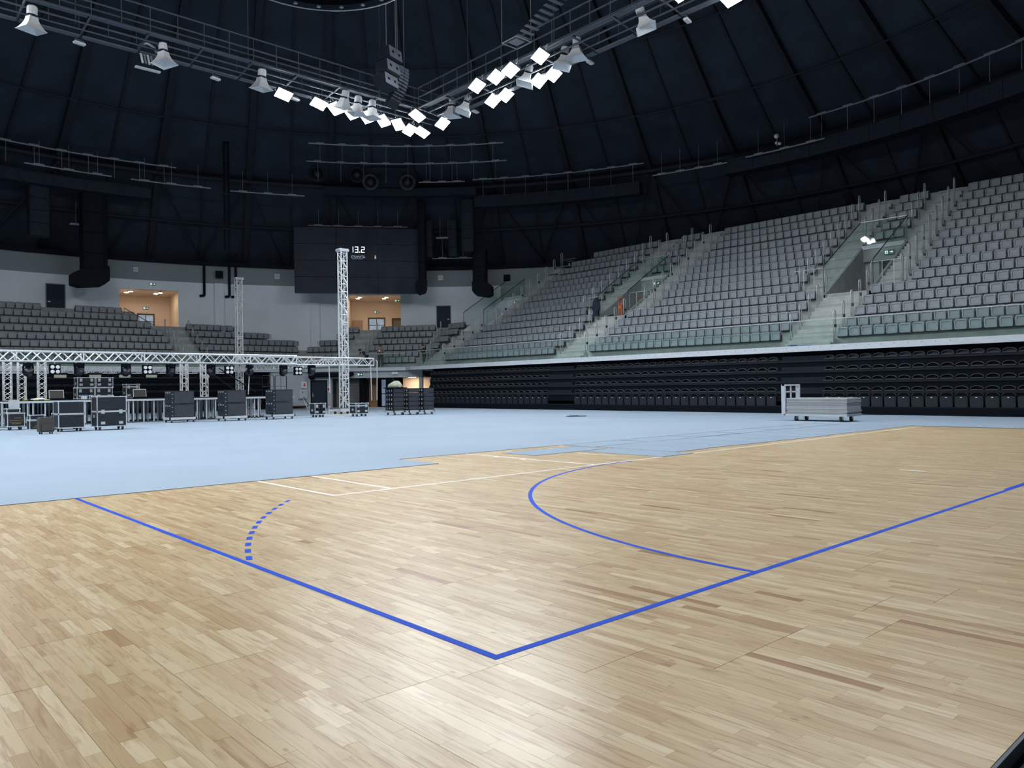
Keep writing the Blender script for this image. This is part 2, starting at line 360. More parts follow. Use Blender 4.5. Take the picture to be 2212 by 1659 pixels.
# vestibules behind the openings
def exit_sign(loc, rz, label, w=.42, plate=True, parent=None):
    t = thing('exit_sign', label, 'sign', loc, rz)
    MB().box(-w/2, w/2, -.05, 0, 0, w*.48).build('case', M_SIGN, t)
    h = w*.48
    MB().box(-w*.42, -w*.12, -.056, -.05, h*.15, h*.85).build('doorway', M_SIGNW, t)
    MB().box(-w*.3, -w*.22, -.060, -.056, h*.3, h*.65).ball((-w*.25, -.058, h*.74), h*.08, 6, 4).box(-w*.36, -w*.27, -.06, -.056, h*.2, h*.32).build('running_figure', M_SIGN, t)
    MB().box(w*.06, w*.3, -.056, -.05, h*.43, h*.57).prof([(w*.26, h*.25), (w*.42, h*.5), (w*.26, h*.75)], -.056, -.05).build('arrow', M_SIGNW, t)
    return t
def vestibule(n, a0, a1, z0, z1, depth, doors):
    am = (a0+a1)/2; w = 2*WR*math.sin(math.radians((a1-a0)/2))+.1; base = pol(WR*math.cos(math.radians((a1-a0)/2))+.1, am, z0); rz = math.radians(am)-PI/2
    h = z1-z0
    wl = struct(MB().box(-w/2-.2, w/2+.2, depth, depth+.2, 0, h).box(-w/2-.2, -w/2, .1, depth, 0, h).box(w/2, w/2+.2, .1, depth, 0, h).build('wall_vestibule_%d' % n, M_WARM)); wl.location = base; wl.rotation_euler = (0, 0, rz)
    MB().box(-w/2, w/2, .1, depth, h-.02, h+.2).build('soffit', M_WARM, wl)
    MB().box(-w/2, w/2, -.1, depth, -.2, .0).build('landing', M_CONC, wl)
    M4 = Matrix.Translation(base) @ Matrix.Rotation(rz, 4, 'Z')
    for i, (x, y) in enumerate(((-w*.28, 1.0), (-w*.33, 1.8), (w*.22, 1.0), (w*.17, 1.8))):
        dl = thing('downlight', 'round warm downlight in the ceiling of the %s vestibule' % ('glazed-door' if n == 2 else 'stair'), 'downlight', M4 @ Vector((x, y, h-.1)), rz, 'vestibule downlights')
        MB().lathe([(.17, 0), (.19, .02), (.19, .06)], 14).build('rim', M_HORN, dl); MB().lathe([(.15, -.012), (.15, -.002)], 14).build('lens', M_WLAMP, dl)
    return wl, M4, rz, w, h, depth
v1, m1, r1, w1, h1, d1 = vestibule(1, *OPEN[0], 4.5, None)
v2, m2, r2, w2, h2, d2 = vestibule(2, *OPEN[1], 4.5, None)
def glazed_door(n, M4, rz, x0, x1, y, h, daylight):
    o = struct(MB().box(x0, x0+.1, -.08, 0, 0, h).box(x1-.1, x1, -.08, 0, 0, h).box(x0, x1, -.08, 0, h-.12, h).box(x0+.1, x1-.1, -.06, 0, 0, .25).build('door_%d' % n, M_BROWN)); o.location = M4 @ Vector((0, y, 0)); o.rotation_euler = (0, 0, rz)
    w = x1-x0
    MB().box(x0+.1, x1-.1, -.03, -.01, .25, h-.12).build('pane', daylight, o)
    MB().box(x0+w*.5-.03, x0+w*.5+.03, -.06, -.03, .25, h-.12).box(x0+.1, x1-.1, -.06, -.03, h*.68, h*.68+.05).build('glazing_bar', M_BROWN, o)
    return o
glazed_door(3, m1, r1, -.35, .95, 4.46, 2.1, M_SKYD)
glazed_door(4, m2, r2, -.75, .75, 4.46, 2.25, M_SKYD)
od = struct(MB().box(1.35, 1.45, -.06, 0, 0, 2.2).box(1.35, 2.4, -.06, 0, 2.1, 2.2).box(1.45, 2.4, -.04, 0, 0, 2.1).build('door_5', M_BROWN)); od.location = m2 @ Vector((0, 4.46, 0)); od.rotation_euler = (0, 0, r2)
MB().box(1.5, 2.3, -.05, -.04, .1, 2.0).build('door_panel', mat('door_olive', (.16, .13, .08), .6), od)
MB().box(-w2/2+.12, -w2/2+1.0, 4.3, 4.46, .9, 2.0).build('noticeboard', mat('board_tan', (.35, .25, .18), .7), v2)
exit_sign(m1 @ Vector((.3, 4.44, 2.45)), r1, 'small green exit sign above the door inside the stair vestibule')
exit_sign(m2 @ Vector((0, 4.44, 2.65)), r2, 'small green exit sign above the glazed door inside the vestibule')
exit_sign(pol(WR-.02, 79.9, 9.62), math.radians(79.9)-PI/2, 'green exit sign on the wall above the stair vestibule opening')
exit_sign(pol(WR-.05, 52.6, 8.75), math.radians(52.6)-PI/2, 'green exit sign high at the edge of the glazed-door vestibule')
# small boxes on the grey band
for a, z, lab, m, s in ((81.6, 10.75, 'round white speaker on the grey wall band above the stair vestibule', M_HORN, .16), (66.6, 10.75, 'square white box on the grey wall band beside the video wall', M_HORN, .2), (47.3, 10.75, 'square white box on the grey wall band between two black ducts', M_HORN, .2), (39.2, 10.6, 'black louvred box on the grey wall band beside the black duct elbow', M_DUCT, .28), (73.0, 10.7, 'black louvred box on the grey band above the pilaster', M_DUCT, .28), (84.6, 10.55, 'black louvred box beside the big square duct', M_DUCT, .3)):
    t = thing('wall_box', lab, 'wall box', **{'loc': pol(WR-.02 if z != 10.7 else WR-.3, a, z), 'rz': math.radians(a)-PI/2})
    MB().box(-s, s, -.14, 0, -s, s).build('body', m, t); MB().box(-s*.8, s*.8, -.155, -.14, -s*.1, s*.1).box(-s*.8, s*.8, -.155, -.14, s*.35, s*.5).box(-s*.8, s*.8, -.155, -.14, -s*.5, -s*.35).build('louvre', M_GREY if m is M_HORN else M_BLACKP, t)
for a in (74.6, 71.9, 71.2):
    t = MB().cyl((0, -.15, -1.9), (0, -.15, 1.6), .1, 8).cyl((0, -.15, -1.9), (-.35, -.15, -1.95), .1, 8).build('drain_pipe', M_DUCT); t.location = pol(WR-.02, a, 10.9); t.rotation_euler = (0, 0, math.radians(a)-PI/2)
    tag(t, 'black vertical pipe on the grey band beside the pilaster', 'pipe', 'pipes by the pilaster')

# ================================================================ ROOF
PROF = [(41.8, 11.4), (38.9, 14.5), (36.2, 17.5), (32, 20.3), (27.5, 23.5), (20, 27.3), (10, 30.6), (.3, 31.8)]
b = MB(); n = 72
for (ra, za), (rb, zb) in zip(PROF[:-1], PROF[1:]):
    for k in range(n):
        p, q = 360*k/n, 360*(k+1)/n
        b.add([pol(ra, p, za), pol(ra, q, za), pol(rb, q, zb), pol(rb, p, zb)], [(0, 1, 2, 3)])
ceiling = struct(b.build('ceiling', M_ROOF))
def rib_mesh(w, dpt):
    b = MB(); P = [(r, z) for r, z in PROF[:-1]]
    for (ra, za), (rb, zb) in zip(P[:-1], P[1:]):
        b.hexa([(ra, -w/2, za-dpt), (ra, w/2, za-dpt), (ra+.05, w/2, za+.05), (ra+.05, -w/2, za+.05)], [(rb-.0, -w/2, zb-dpt), (rb, w/2, zb-dpt), (rb, w/2, zb+.05), (rb, -w/2, zb+.05)])
    return b.mesh('rib', M_RIB)
rb1, rb2 = rib_mesh(.42, .5), rib_mesh(.16, .16)
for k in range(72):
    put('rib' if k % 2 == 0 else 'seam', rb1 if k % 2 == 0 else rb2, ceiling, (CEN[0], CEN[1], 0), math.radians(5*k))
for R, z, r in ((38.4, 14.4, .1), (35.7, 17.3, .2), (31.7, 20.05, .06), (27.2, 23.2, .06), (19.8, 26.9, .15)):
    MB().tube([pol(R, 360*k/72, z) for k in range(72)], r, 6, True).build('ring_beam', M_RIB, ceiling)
for k in range(36):
    a = 10*k
    MB().tube([pol(35.9, a, 17.1), pol(40.6, a+(5 if k % 2 else -5), 12.0)], .08, 5).build('brace', M_RIB, ceiling)
    MB().tube([pol(35.9, a, 17.1), pol(40.6, a+(-4 if k % 2 else 4), 12.0)], .06, 5).build('brace', M_RIB if k % 3 else M_DUCT2, ceiling)
# pale pipe runs hung under the roof
def pipe_run(a0, a1, z, R, lab, drop=0.0, r=.045):
    t = thing('hung_pipe', lab, 'pipe', (0, 0, 0))
    n = max(2, int(abs(a1-a0)/2.0)+1)
    MB().tube([pol(R, a0+(a1-a0)*i/n, z) for i in range(n+1)], r, 6).build('run', M_PIPE, t)
    k = max(2, int(abs(a1-a0)/3.0)+1)
    for i in range(k):
        a = a0+(a1-a0)*(i+.5)/k
        zr = z+1.6 if not drop else z-drop
        MB().cyl(pol(R, a, z), pol(R, a, zr), .012, 4).build('hanger', M_PIPE, t)
        MB().tube([pol(R, a-.5, z+.07), pol(R, a+.5, z+.07)], r*.9, 6).build('coupling', M_PIPE, t)
pipe_run(97, 78.5, 17.3, 34, 'long pale pipe curving under the roof above the left duct', 1.3)
pipe_run(94.0, 85.4, 16.1, 34, 'short pale pipe just below the long run above the left duct')
pipe_run(83.4, 74.6, 16.1, 34, 'dull pipe run left of the dark roof mast')
pipe_run(72.4, 63.5, 16.05, 34, 'dull pipe run between roof mast and video wall')
pipe_run(63.0, 36.5, 18.83, 30, 'topmost pale pipe curving high above the video wall', 1.4)
pipe_run(63.3, 36.5, 17.85, 31, 'second pale pipe curving above the jet nozzles', 1.4)
pipe_run(49.0, 43.0, 17.3, 34, 'short pale pipe beside the round jet nozzle')
pipe_run(42.0, 19.8, 17.4, 34, 'long pale pipe rising over the left part of the tribune', 1.3)
pipe_run(18.7, 9.6, 16.4, 34, 'dull pipe run under the roof above the middle tribune')
pipe_run(7.4, -1.5, 16.5, 34, 'dull pipe run under the roof left of the curved duct')
pipe_run(-.7, -26, 17.7, 33, 'long pale pipe above the curved duct over the right tribune', 1.4)
pipe_run(63, 51, 14.6, 37.6, 'pale pipe right above the top edge of the video wall')
pipe_run(88.6, 86.2, 13.2, 37.3, 'short pale pipe across the gap between left ducts')
pipe_run(47.4, 45.4, 13.6, 37.3, 'short pale pipe in the gap between right ducts')
pipe_run(48.0, 42.8, 12.0, 37.6, 'straight pale pipe low beside the right black duct')
# curved duct over the right tribune and ducts on the end wall
def arc_duct(name, a0, a1, R0, R1, z0, z1, m, lab):
    t = thing(name, lab, 'duct'); n = max(3, int(abs(a1-a0)/3))
    for i in range(n):
        p, q = a0+(a1-a0)*i/n, a0+(a1-a0)*(i+1)/n-.06*(1 if a1 > a0 else -1)
        MB().hexa([pol(R0, p, z0), pol(R1, p, z0), pol(R1, q, z0), pol(R0, q, z0)], [pol(R0, p, z1), pol(R1, p, z1), pol(R1, q, z1), pol(R0, q, z1)]).build('segment', m, t)
        MB().hexa([pol(R0-.04, p, z0-.04), pol(R1, p, z0-.04), pol(R1, p+.15, z0-.04), pol(R0-.04, p+.15, z0-.04)], [pol(R0-.04, p, z1+.04), pol(R1, p, z1+.04), pol(R1, p+.15, z1+.04), pol(R0-.04, p+.15, z1+.04)]).build('flange', m, t)
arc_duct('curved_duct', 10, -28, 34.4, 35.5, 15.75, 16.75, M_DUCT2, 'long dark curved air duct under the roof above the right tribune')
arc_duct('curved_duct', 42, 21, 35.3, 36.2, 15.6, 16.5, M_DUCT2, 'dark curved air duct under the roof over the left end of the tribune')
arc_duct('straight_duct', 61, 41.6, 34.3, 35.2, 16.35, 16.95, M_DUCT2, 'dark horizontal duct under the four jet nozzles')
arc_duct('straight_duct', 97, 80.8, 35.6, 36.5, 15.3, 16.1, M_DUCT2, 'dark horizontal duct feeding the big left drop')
def drop_duct(a, z0, z1, w, d, lab, elbow=0, R=36.7, m=M_DUCT, zmid=None):
    t = thing('drop_duct', lab, 'duct', pol(R, a, 0), math.radians(a)-PI/2)
    for i in range(4):
        za, zb = z0+(z1-z0)*i/4, z0+(z1-z0)*(i+1)/4
        MB().poly([(p[0], p[1]+d/2) for p in rrect(w, d, min(w, d)*.25, 2)], za, zb-.03).rot(Matrix.Translation((0, -d, 0))).build('section', m, t)
    if elbow:
        s = 1 if elbow > 0 else -1
        MB().prof([(s*-w*.5, z0+.3), (s*-w*.5, z0-.45), (s*-w*.3, z0-.75), (s*w*.55, z0-.9), (s*w*.85, z0-.75), (s*w*.85, z0-.05), (s*w*.5, z0+.25)][::s], -d*.75, d*.75).build('outlet', m, t)
    return t
drop_duct(86.5, 9.7, 15.4, 1.65, 1.3, 'big square black duct dropping to the left end wall', elbow=-1)
drop_duct(91.7, 12.0, 15.4, 1.25, .9, 'dark vertical duct left of the big square duct', m=M_DUCT2)
drop_duct(49.0, 9.8, 16.2, .6, .8, 'narrow black duct with elbow at the right edge of the video wall', elbow=-1, R=36.2)
drop_duct(48.6, 12.0, 14.9, 1.15, .8, 'dark vertical duct behind the right edge of the video wall', m=M_DUCT2, R=36.9)
drop_duct(45.2, 12.0, 14.9, .75, .8, 'thin dark vertical duct between video wall and white door', m=M_DUCT2, R=36.9)
drop_duct(43.1, 12.2, 16.3, 1.05, .9, 'tall dark duct falling from the jet nozzle duct', m=M_DUCT2, R=35.9)
drop_duct(41.85, 9.6, 12.5, 1.15, 1.0, 'black duct elbow above the dark wall door', elbow=1, R=36.9)
MB()
for a, z, lab in ((55.2, 18.0, 'left round jet nozzle on the grey nozzle box'), (50.45, 18.0, 'right round jet nozzle on the grey nozzle box'), (61.9, 18.5, 'far left dark round jet nozzle above the video wall'), (56.9, 18.55, 'dark round jet nozzle beside the grey nozzle box')):
    k = thing('jet_nozzle', lab, 'air nozzle', pol(33.9, a, z-.7), math.radians(a)-PI/2)
    MB().lathe([(.62, -.1), (.64, .0), (.55, .06), (.42, .02), (.4, -.1)], 20).rot(Matrix.Rotation(PI/2, 4, 'X')).build('collar', M_DUCT2 if z > 18.3 else mat('nozzle_grey', (.05, .06, .075), .5), k)
    MB().ball((0, 0, 0), .4, 14, 8).build('eyeball', M_BLACK, k, True)
k = thing('nozzle_box', 'rounded grey air box carrying the two round jet nozzles', 'duct', pol(34.2, 52.8, 16.95), math.radians(52.8)-PI/2)
MB().prof(rrect(4.2, 1.5, .7, 4), -.1, .6).build('box', M_DUCT2, k); MB().box(-2.2, 2.2, -.14, .62, -.06, .0).build('base_flange', M_DUCT, k)
k = thing('roof_mast', 'dark vertical mast with clamps below the roof left of the video wall', 'mast', pol(33.5, 72.9, 11.6), math.radians(72.9)-PI/2)
MB().cyl((-.14, 0, 0), (-.14, 0, 9.6), .08, 8).cyl((.14, 0, 0), (.14, 0, 9.6), .08, 8).build('pole', M_DUCT, k); MB().cyl((0, 0, 5), (0, 0, 13), .03, 6).build('chain', M_DUCT2, k)
for z in (1.5, 4.0, 6.4, 9.0): MB().box(-.3, .3, -.12, .12, z, z+.08).build('clamp', M_DUCT2, k)
MB().box(-.2, .2, -.22, .22, 7.6, 8.5).build('hoist_body', M_DUCT, k)
# two small white roof spots above the tribune
k = thing('roof_camera', 'small cluster of white spotlights under the roof above the tribune', 'spotlight', pol(33.8, 3.6, 16.7))
MB().cyl((0, 0, 0), (0, 0, .8), .03, 6).build('stem', M_PIPE, k)
for p, r in (((-.1, 0, .62), .16), ((.1, .1, .25), .11), ((-.05, -.2, .1), .11)):
    MB().lathe([(r*.6, -.1), (r, .0), (r*.9, .12)], 10).rot(Matrix.Translation(p) @ Matrix.Rotation(1.2, 4, 'Y')).build('lamp_head', M_HORN, k)

# ================================================================ GRANDSTAND
ST = [3.87, 4.375, 4.935, 5.49, 6.075, 6.655, 7.245, 7.80, 8.40, 8.98, 9.575, 10.19, 10.85, 11.48, 12.13]   # seat-back tops
T = [s-.84 for s in ST]+[12.0]; NR = 15
XR = [31.75+.9*i for i in range(-1, NR+1)]      # XR[i+1]: riser behind seat row i ; XR[0] unused front
def xr(i): return 30.6 if i < 0 else 31.75+.9*i
VOM = [(12.9, 15.1), (28.0, 30.2), (42.0, 44.2)]; UW = 1.4
YEND = 44.4
def riser_line(i):
    if i < 0: return [(-24, 52.4), None, cpt(-.9, -1.0), (30.6, YEND), (30.6, -8)]
    return [(-24, 53.55+.9*i), None, cpt(-2.4, .15+.9*i), (xr(i), YEND), (xr(i), -8)]
def mitre(i):
    o = -1.0 if i < 0 else .15+.9*i; Y = 52.4 if i < 0 else 53.55+.9*i
    t = (Y-CB[1]-o*CN[1])/CD[1]; return cpt(t, o)
def rl(i): L = riser_line(i); L[1] = mitre(i); return L
stand = struct(thing('grandstand', 'stepped concrete grandstand wrapping the end and right side of the hall', 'grandstand'))
for i in range(0, 7):      # treads that run round the corner
    A, B_ = rl(i-1), rl(i)
    for s in range(3):
        MB().poly([A[s], A[s+1], B_[s+1], B_[s]][::-1] if False else [A[s], A[s+1], B_[s+1], B_[s]], T[i]-.8 if i else 2.8, T[i]).build('terrace_step', M_CONC, stand)
    for (ya, yb) in ([(YEND, -8)] if i < 6 else [(42.0, 30.2), (28.0, 15.1), (12.9, -8)]):
        MB().box(xr(i-1), xr(i), yb, ya, T[i]-.8 if i else 2.8, T[i]).build('terrace_step', M_CONC, stand)
def ycut(X): return min(42.0, 20+math.sqrt(max(0, 39.4**2-(X-10)**2)))
for i in range(7, NR+1):
    segs = [(42.0, 30.2), (28.0, 15.1), (12.9, -8)] if i <= 9 else [(ycut(xr(i)), -8)]
    for (ya, yb) in segs:
        ya = min(ya, ycut(xr(i)))
        MB().box(xr(i-1), xr(i)+(1.6 if i == NR else 0), yb, ya, T[i]-.8, T[i]).build('terrace_step', M_CONC, stand)
for i in (7, 8):           # last rows of the left end block
    MB().poly([(-24, 53.55+.9*(i-1)), (15.8, 53.55+.9*(i-1)), (14.9, 53.55+.9*i), (-24, 53.55+.9*i)], T[i]-.8, T[i]).build('terrace_step', M_CONC, stand)
# ledge fascia round the front, and the underside wall
A = [(-24, 52.4), mitre(-1), cpt(-.9, -1.0), (30.6, YEND), (30.6, -8)]
Bq = [(-24, 52.2), None, cpt(-.98, -1.2), (30.4, YEND), (30.4, -8)]
t_ = (52.2-CB[1]+1.2*CN[1])/CD[1]; Bq[1] = cpt(t_, -1.2)
for s in range(4):
    MB().poly([A[s], A[s+1], Bq[s+1], Bq[s]], 2.79, 3.05).build('ledge', M_LEDGE, stand)
dots = MB()
for k in range(70): dots.cyl((30.402, 44-.7*k*.75, 2.96), (30.392, 44-.7*k*.75, 2.96), .022, 6)
dots.build('rivet_row', M_GREY, stand)['kind'] = 'stuff'
MB().box(33.2, 33.4, -8, 44, -.05, 2.85).build('back_wall', M_BLACKP, stand)
MB().box(-24, 23.3, 55.0, 55.2, -.05, 2.85).build('back_wall', M_BLACKP, stand)
# glass front balustrade, panel by panel
def balustrade(name, lab, pts, h, step, z, m=M_GLASS):
    t = thing(name, lab, 'balustrade')
    for (p, q) in zip(pts[:-1], pts[1:]):
        p = np.array(p); q = np.array(q); L = np.linalg.norm(q-p); n = max(1, int(L/step)); d = (q-p)/L; nn = np.array([-d[1], d[0]])*.006
        for k in range(n):
            a_ = p+d*(L*k/n+.008); b_ = p+d*(L*(k+1)/n-.008)
            MB().poly([a_-nn, b_-nn, b_+nn, a_+nn], z, z+h).build('glass_pane', m, t)
        MB().cyl((p[0], p[1], z+h+.015), (q[0], q[1], z+h+.015), .022, 6).build('top_rail', M_STEEL, t)
    return t
balustrade('glass_balustrade', 'long low glass balustrade along the front ledge of the right tribune', [(30.75, 44.3), (30.75, -6)], 1.12, 1.55, 3.05)
balustrade('glass_balustrade', 'glass balustrade on the ledge of the corner stand before three people', [mitre(-1), cpt(-.9, -.92)], 1.05, 1.6, 3.05)
balustrade('glass_balustrade', 'glass balustrade on the ledge of the end stand behind the stage truss', [(-12, 52.5), (25.9, 52.5)], 1.05, 1.9, 3.05)

# stairs -----------------------------------------------------------
M_NOSE = mat('step_nosing', (.62, .66, .66), .6)
def stair(lab, rows, y0, y1):
    t = thing('stairway', lab, 'stairs')
    for i in rows:
        rise = T[i+1]-T[i]
        for q in range(1, 3):
            x0_ = xr(i)-.30*(3-q); z1_ = T[i]+rise*q/3
            MB().box(x0_, xr(i)+.005, y0+.02, y1-.02, z1_-rise/3, z1_).build('step', M_STEP, t)
            MB().box(x0_-.006, x0_+.035, y0+.03, y1-.03, z1_, z1_+.008).build('nosing', M_NOSE, t)
        MB().box(xr(i)-.006, xr(i)+.3, y0+.02, y1-.02, T[i+1]-.02, T[i+1]+.006).build('step', M_STEP, t)
        MB().box(xr(i)-.012, xr(i)+.035, y0+.03, y1-.03, T[i+1]+.006, T[i+1]+.014).build('nosing', M_NOSE, t)
    return t
vn = ['right', 'middle', 'far']
for k, (a_, b_) in enumerate(VOM):
    stair('pale concrete stairs rising from the ledge to the %s tribune doorway' % vn[k], range(0, 5), a_, b_)
    stair('upper stairs on the near side of the %s tribune doorway' % vn[k], range(5, 15), a_-UW, a_-.12)
    if k < 2: stair('upper stairs on the far side of the %s tribune doorway' % vn[k], range(5, 15), b_+.12, b_+UW)
# front slope of end-stand stairs
t = thing('stairway', 'narrow stairs between the two blocks of the end stand', 'stairs')
for i in range(0, 6):
    MB().box(17.2, 18.8, 53.55+.9*i-.42, 53.55+.9*i+.01, T[i], (T[i]+T[i+1])/2).build('step', M_STEP, t)
t = thing('stairway', 'narrow stairs in the corner stand leading to the glazed-door vestibule', 'stairs')
for i in range(0, 6):
    o_ = .15+.9*i
    MB().poly([cpt(4.9, o_-.42), cpt(3.3, o_-.42), cpt(3.3, o_+.01), cpt(4.9, o_+.01)][::-1], T[i], (T[i]+T[i+1])/2).build('step', M_STEP, t)

# doorways (vomitories) in the tribune ----------------------------------
for k, (a_, b_) in enumerate(VOM):
    fl = T[5]; X0, X1 = xr(4), xr(9); top = T[10]
    wc = M_CONC if k < 2 else M_WALL
    d = thing('tribune_doorway', 'recessed concrete doorway cut into the tribune, %s one' % {0: 'the one with floodlights mirrored in its glass', 1: 'the one with orange frames on its landing', 2: 'the one with a wooden door by the white wall'}[k], 'doorway')
    MB().box(X0+.9, X1+3, a_, b_, fl-.25, fl).build('landing', M_STEP, d)
    for y, s in ((a_, -1), (b_, 1)):       # cheek walls following the slope
        ys = (y-.0, y+.14) if s < 0 else (y-.14, y)
        ys = (y-.1, y+.04) if s < 0 else (y-.04, y+.1)
        v = [(X0, fl-.2), (X1+.1, fl-.2), (X1+.1, top+.06), (X0, T[5]+.06)]
        MB().add([(p[0], ys[0], p[1]) for p in v]+[(p[0], ys[1], p[1]) for p in v], [(0, 1, 2, 3), (7, 6, 5, 4), (0, 4, 5, 1), (1, 5, 6, 2), (2, 6, 7, 3), (3, 7, 4, 0)]).build('cheek_wall', wc, d)
        if k == 2 and s > 0: pass
    MB().box(X1-.1, X1+3, a_-.1, b_+.1, top-.85, top-.02).build('lintel', wc, d)
    MB().box(X1-.16, X1-.1, a_, b_, top-.2, top+.02).build('lintel_trim', M_LEDGE, d)
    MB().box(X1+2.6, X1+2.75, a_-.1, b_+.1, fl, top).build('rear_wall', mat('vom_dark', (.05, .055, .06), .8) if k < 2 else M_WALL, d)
    for y in (a_-.1, b_): MB().box(X1, X1+2.6, y, y+.1, fl, top-.8).build('passage_wall', M_WALL if k else M_CONC, d)
    MB().box(X1+.2, X1+.5, b_-.75, b_-.0, fl, top-.85).build('door_jamb', mat('pale_jamb', (.5, .52, .56), .7), d)
    if k == 2: MB().box(X1+.1, X1+.2, a_+.1, b_-.9, fl, fl+2.0).build('wooden_door', M_WOODD, d)
    es = exit_sign((X1-.18, (a_+b_)/2-.35, top-.62), -PI/2, 'lit green exit sign over the %s tribune doorway' % vn[k], .5)
    # glass guards
    g = thing('glass_guard', 'sloping green-tinted glass guards round the %s tribune doorway' % vn[k], 'glass guard')
    for y in (a_-.12, b_+.12):
        for j in range(3):
            xa, xb = X0+.15+(X1-X0-.15)*j/3+.01, X0+.15+(X1-X0-.15)*(j+1)/3-.01
            za, zb = [T[5]+.08+(top-T[5])*(x_-X0)/(X1-X0) for x_ in (xa, xb)]
            ha, hb = 1.42-.2*(xa-X0)/(X1-X0), 1.42-.2*(xb-X0)/(X1-X0)
            MB().add([(xa, y-.006, za), (xb, y-.006, zb), (xb, y-.006, zb+hb), (xa, y-.006, za+ha), (xa, y+.006, za), (xb, y+.006, zb), (xb, y+.006, zb+hb), (xa, y+.006, za+ha)], [(0, 1, 2, 3), (7, 6, 5, 4), (0, 4, 5, 1), (1, 5, 6, 2), (2, 6, 7, 3), (3, 7, 4, 0)]).build('glass_pane', M_GLASS, g)
        MB().tube([(X0+.12, y, T[5]+.06), (X0+.12, y, T[5]+1.5), (X1, y, top+1.32)], .025, 6).build('handrail', M_BRACK, g)
    w_ = (b_-a_+.24)/2
    for j in range(2):
        MB().box(X1-.012, X1, a_-.12+w_*j+.01, a_-.12+w_*(j+1)-.01, top+.05, top+1.3).build('glass_pane', M_GLASS, g)
    MB().cyl((X1-.006, a_-.12, top+1.32), (X1-.006, b_+.12, top+1.32), .022, 6).build('top_rail', M_STEEL, g)

# hoop handrails --------------------------------------------------------
hm = MB().tube([(0, 0, 0), (0, 0, 1.36), (.03, 0, 1.45), (.1, 0, 1.48), (.17, 0, 1.45), (.2, 0, 1.36), (.2, 0, 0)], .029, 6).mesh('hoop', M_STEEL, True)
hb = MB().box(.13, .2, -.04, .04, .72, .86).mesh('clip', M_BLACK)
def hoop(x, y, z, rz, lab, grp, clip):
    t = put('handrail_hoop', hm, None, (x, y, z), rz); tag(t, lab, 'handrail', grp)
    if clip: put('clip', hb, t)
for k, (a_, b_) in enumerate(VOM):
    for i in range(0, 5):
        hoop(xr(i)-.05, a_+.1, T[i]+.14, 0, 'steel hoop handrail beside the lower stairs below the %s doorway' % vn[k], 'hoops lower stairs '+vn[k], True)
        if k < 2: hoop(xr(i)-.05, b_-.02, T[i]+.14, 0, 'steel hoop handrail beside the lower stairs below the %s doorway' % vn[k], 'hoops lower stairs '+vn[k], False)
    for i in range(5, 14):
        hoop(xr(i)-.75, a_-UW-.02, T[i]+.14, 0, 'steel hoop handrail beside the upper stairs of the %s doorway' % vn[k], 'hoops upper stairs '+vn[k], i % 2 == 0)
        if k < 2: hoop(xr(i)-.75, b_+UW+.02, T[i]+.14, 0, 'steel hoop handrail beside the upper stairs of the %s doorway' % vn[k], 'hoops upper stairs '+vn[k], False)
        if i > 9 and k < 2:
            hoop(xr(i)-.75, a_+.05, T[i]+.14, 0, 'steel hoop handrail above the %s doorway' % vn[k], 'hoops above '+vn[k], False); hoop(xr(i)-.75, b_-.05, T[i]+.14, 0, 'steel hoop handrail above the %s doorway' % vn[k], 'hoops above '+vn[k], False)
for i in range(0, 5):
    hoop(17.15, 53.4+.9*i, T[i]+.14, PI/2, 'steel hoop handrail on the stairs between the end-stand blocks', 'hoops end stand', False)
    hoop(18.85, 53.4+.9*i, T[i]+.14, PI/2, 'steel hoop handrail on the stairs between the end-stand blocks', 'hoops end stand', False)
    p = cpt(3.2, .1+.9*i); hoop(p[0], p[1], T[i]+.14, CROT+PI/2, 'steel hoop handrail on the corner-stand stairs', 'hoops corner stand', False)
    p = cpt(-2.3, .1+.9*i); hoop(p[0], p[1], T[i]+.14, CROT+PI/2, 'steel hoop handrail at the outer end of the corner stand', 'hoops corner end', i % 2 == 0)
def portal(x, y0, y1, z, lab):
    t = thing('guard_rail', lab, 'guard rail', (x, (y0+y1)/2, z)); w = (y1-y0)/2
    MB().tube([(0, -w, 0), (0, -w, 1.38), (0, -w+.05, 1.46), (0, w-.05, 1.46), (0, w, 1.38), (0, w, 0)], .024, 6).build('frame', M_STEEL, t, True)
    for y in (-w/3, w/3): MB().cyl((0, y, 0), (0, y, 1.46), .02, 6).build('baluster', M_STEEL, t)
for k, (a_, b_) in enumerate(VOM):
    portal(36.15, a_-UW, a_+.28, T[5]+.02, 'steel guard rail before the near upper stairs of the %s doorway' % vn[k])
    if k < 2: portal(36.15, b_+.4, b_+UW+.7, T[5]+.02, 'steel guard rail before the far upper stairs of the %s doorway' % vn[k])
# sloping rail by the stair vestibule, dark railing on the top walkway
t = thing('stair_railing', 'dark sloping stair railing in the stair vestibule opening', 'railing', (0, 0, 0))
MB().tube([(14.9, 59.2, 6.75), (14.9, 59.2, 7.75), (17.0, 59.0, 6.5), (17.0, 59.0, 5.6)], .03, 6).build('handrail', M_BRACK, t)
for k in range(5):
    x_ = 15.2+.38*k; MB().cyl((x_, 59.15, 6.0), (x_, 59.15, 7.6-.22*1.55*k*.9), .012, 5).build('baluster', M_BRACK, t)
t = thing('top_railing', 'dark barred railing behind the top row of the middle tribune', 'railing')
MB().tube([(46.6, 29.2, 12.2), (46.6, 29.2, 13.6), (46.6, 17.6, 13.6), (46.6, 17.6, 12.2)], .03, 6).build('handrail', M_DUCT2, t)
for k in range(58): MB().cyl((46.6, 17.7+.2*k, 12.2), (46.6, 17.7+.2*k, 13.6), .012, 4).build('baluster', M_DUCT2, t)

# ================================================================ SEATS
SP = .53
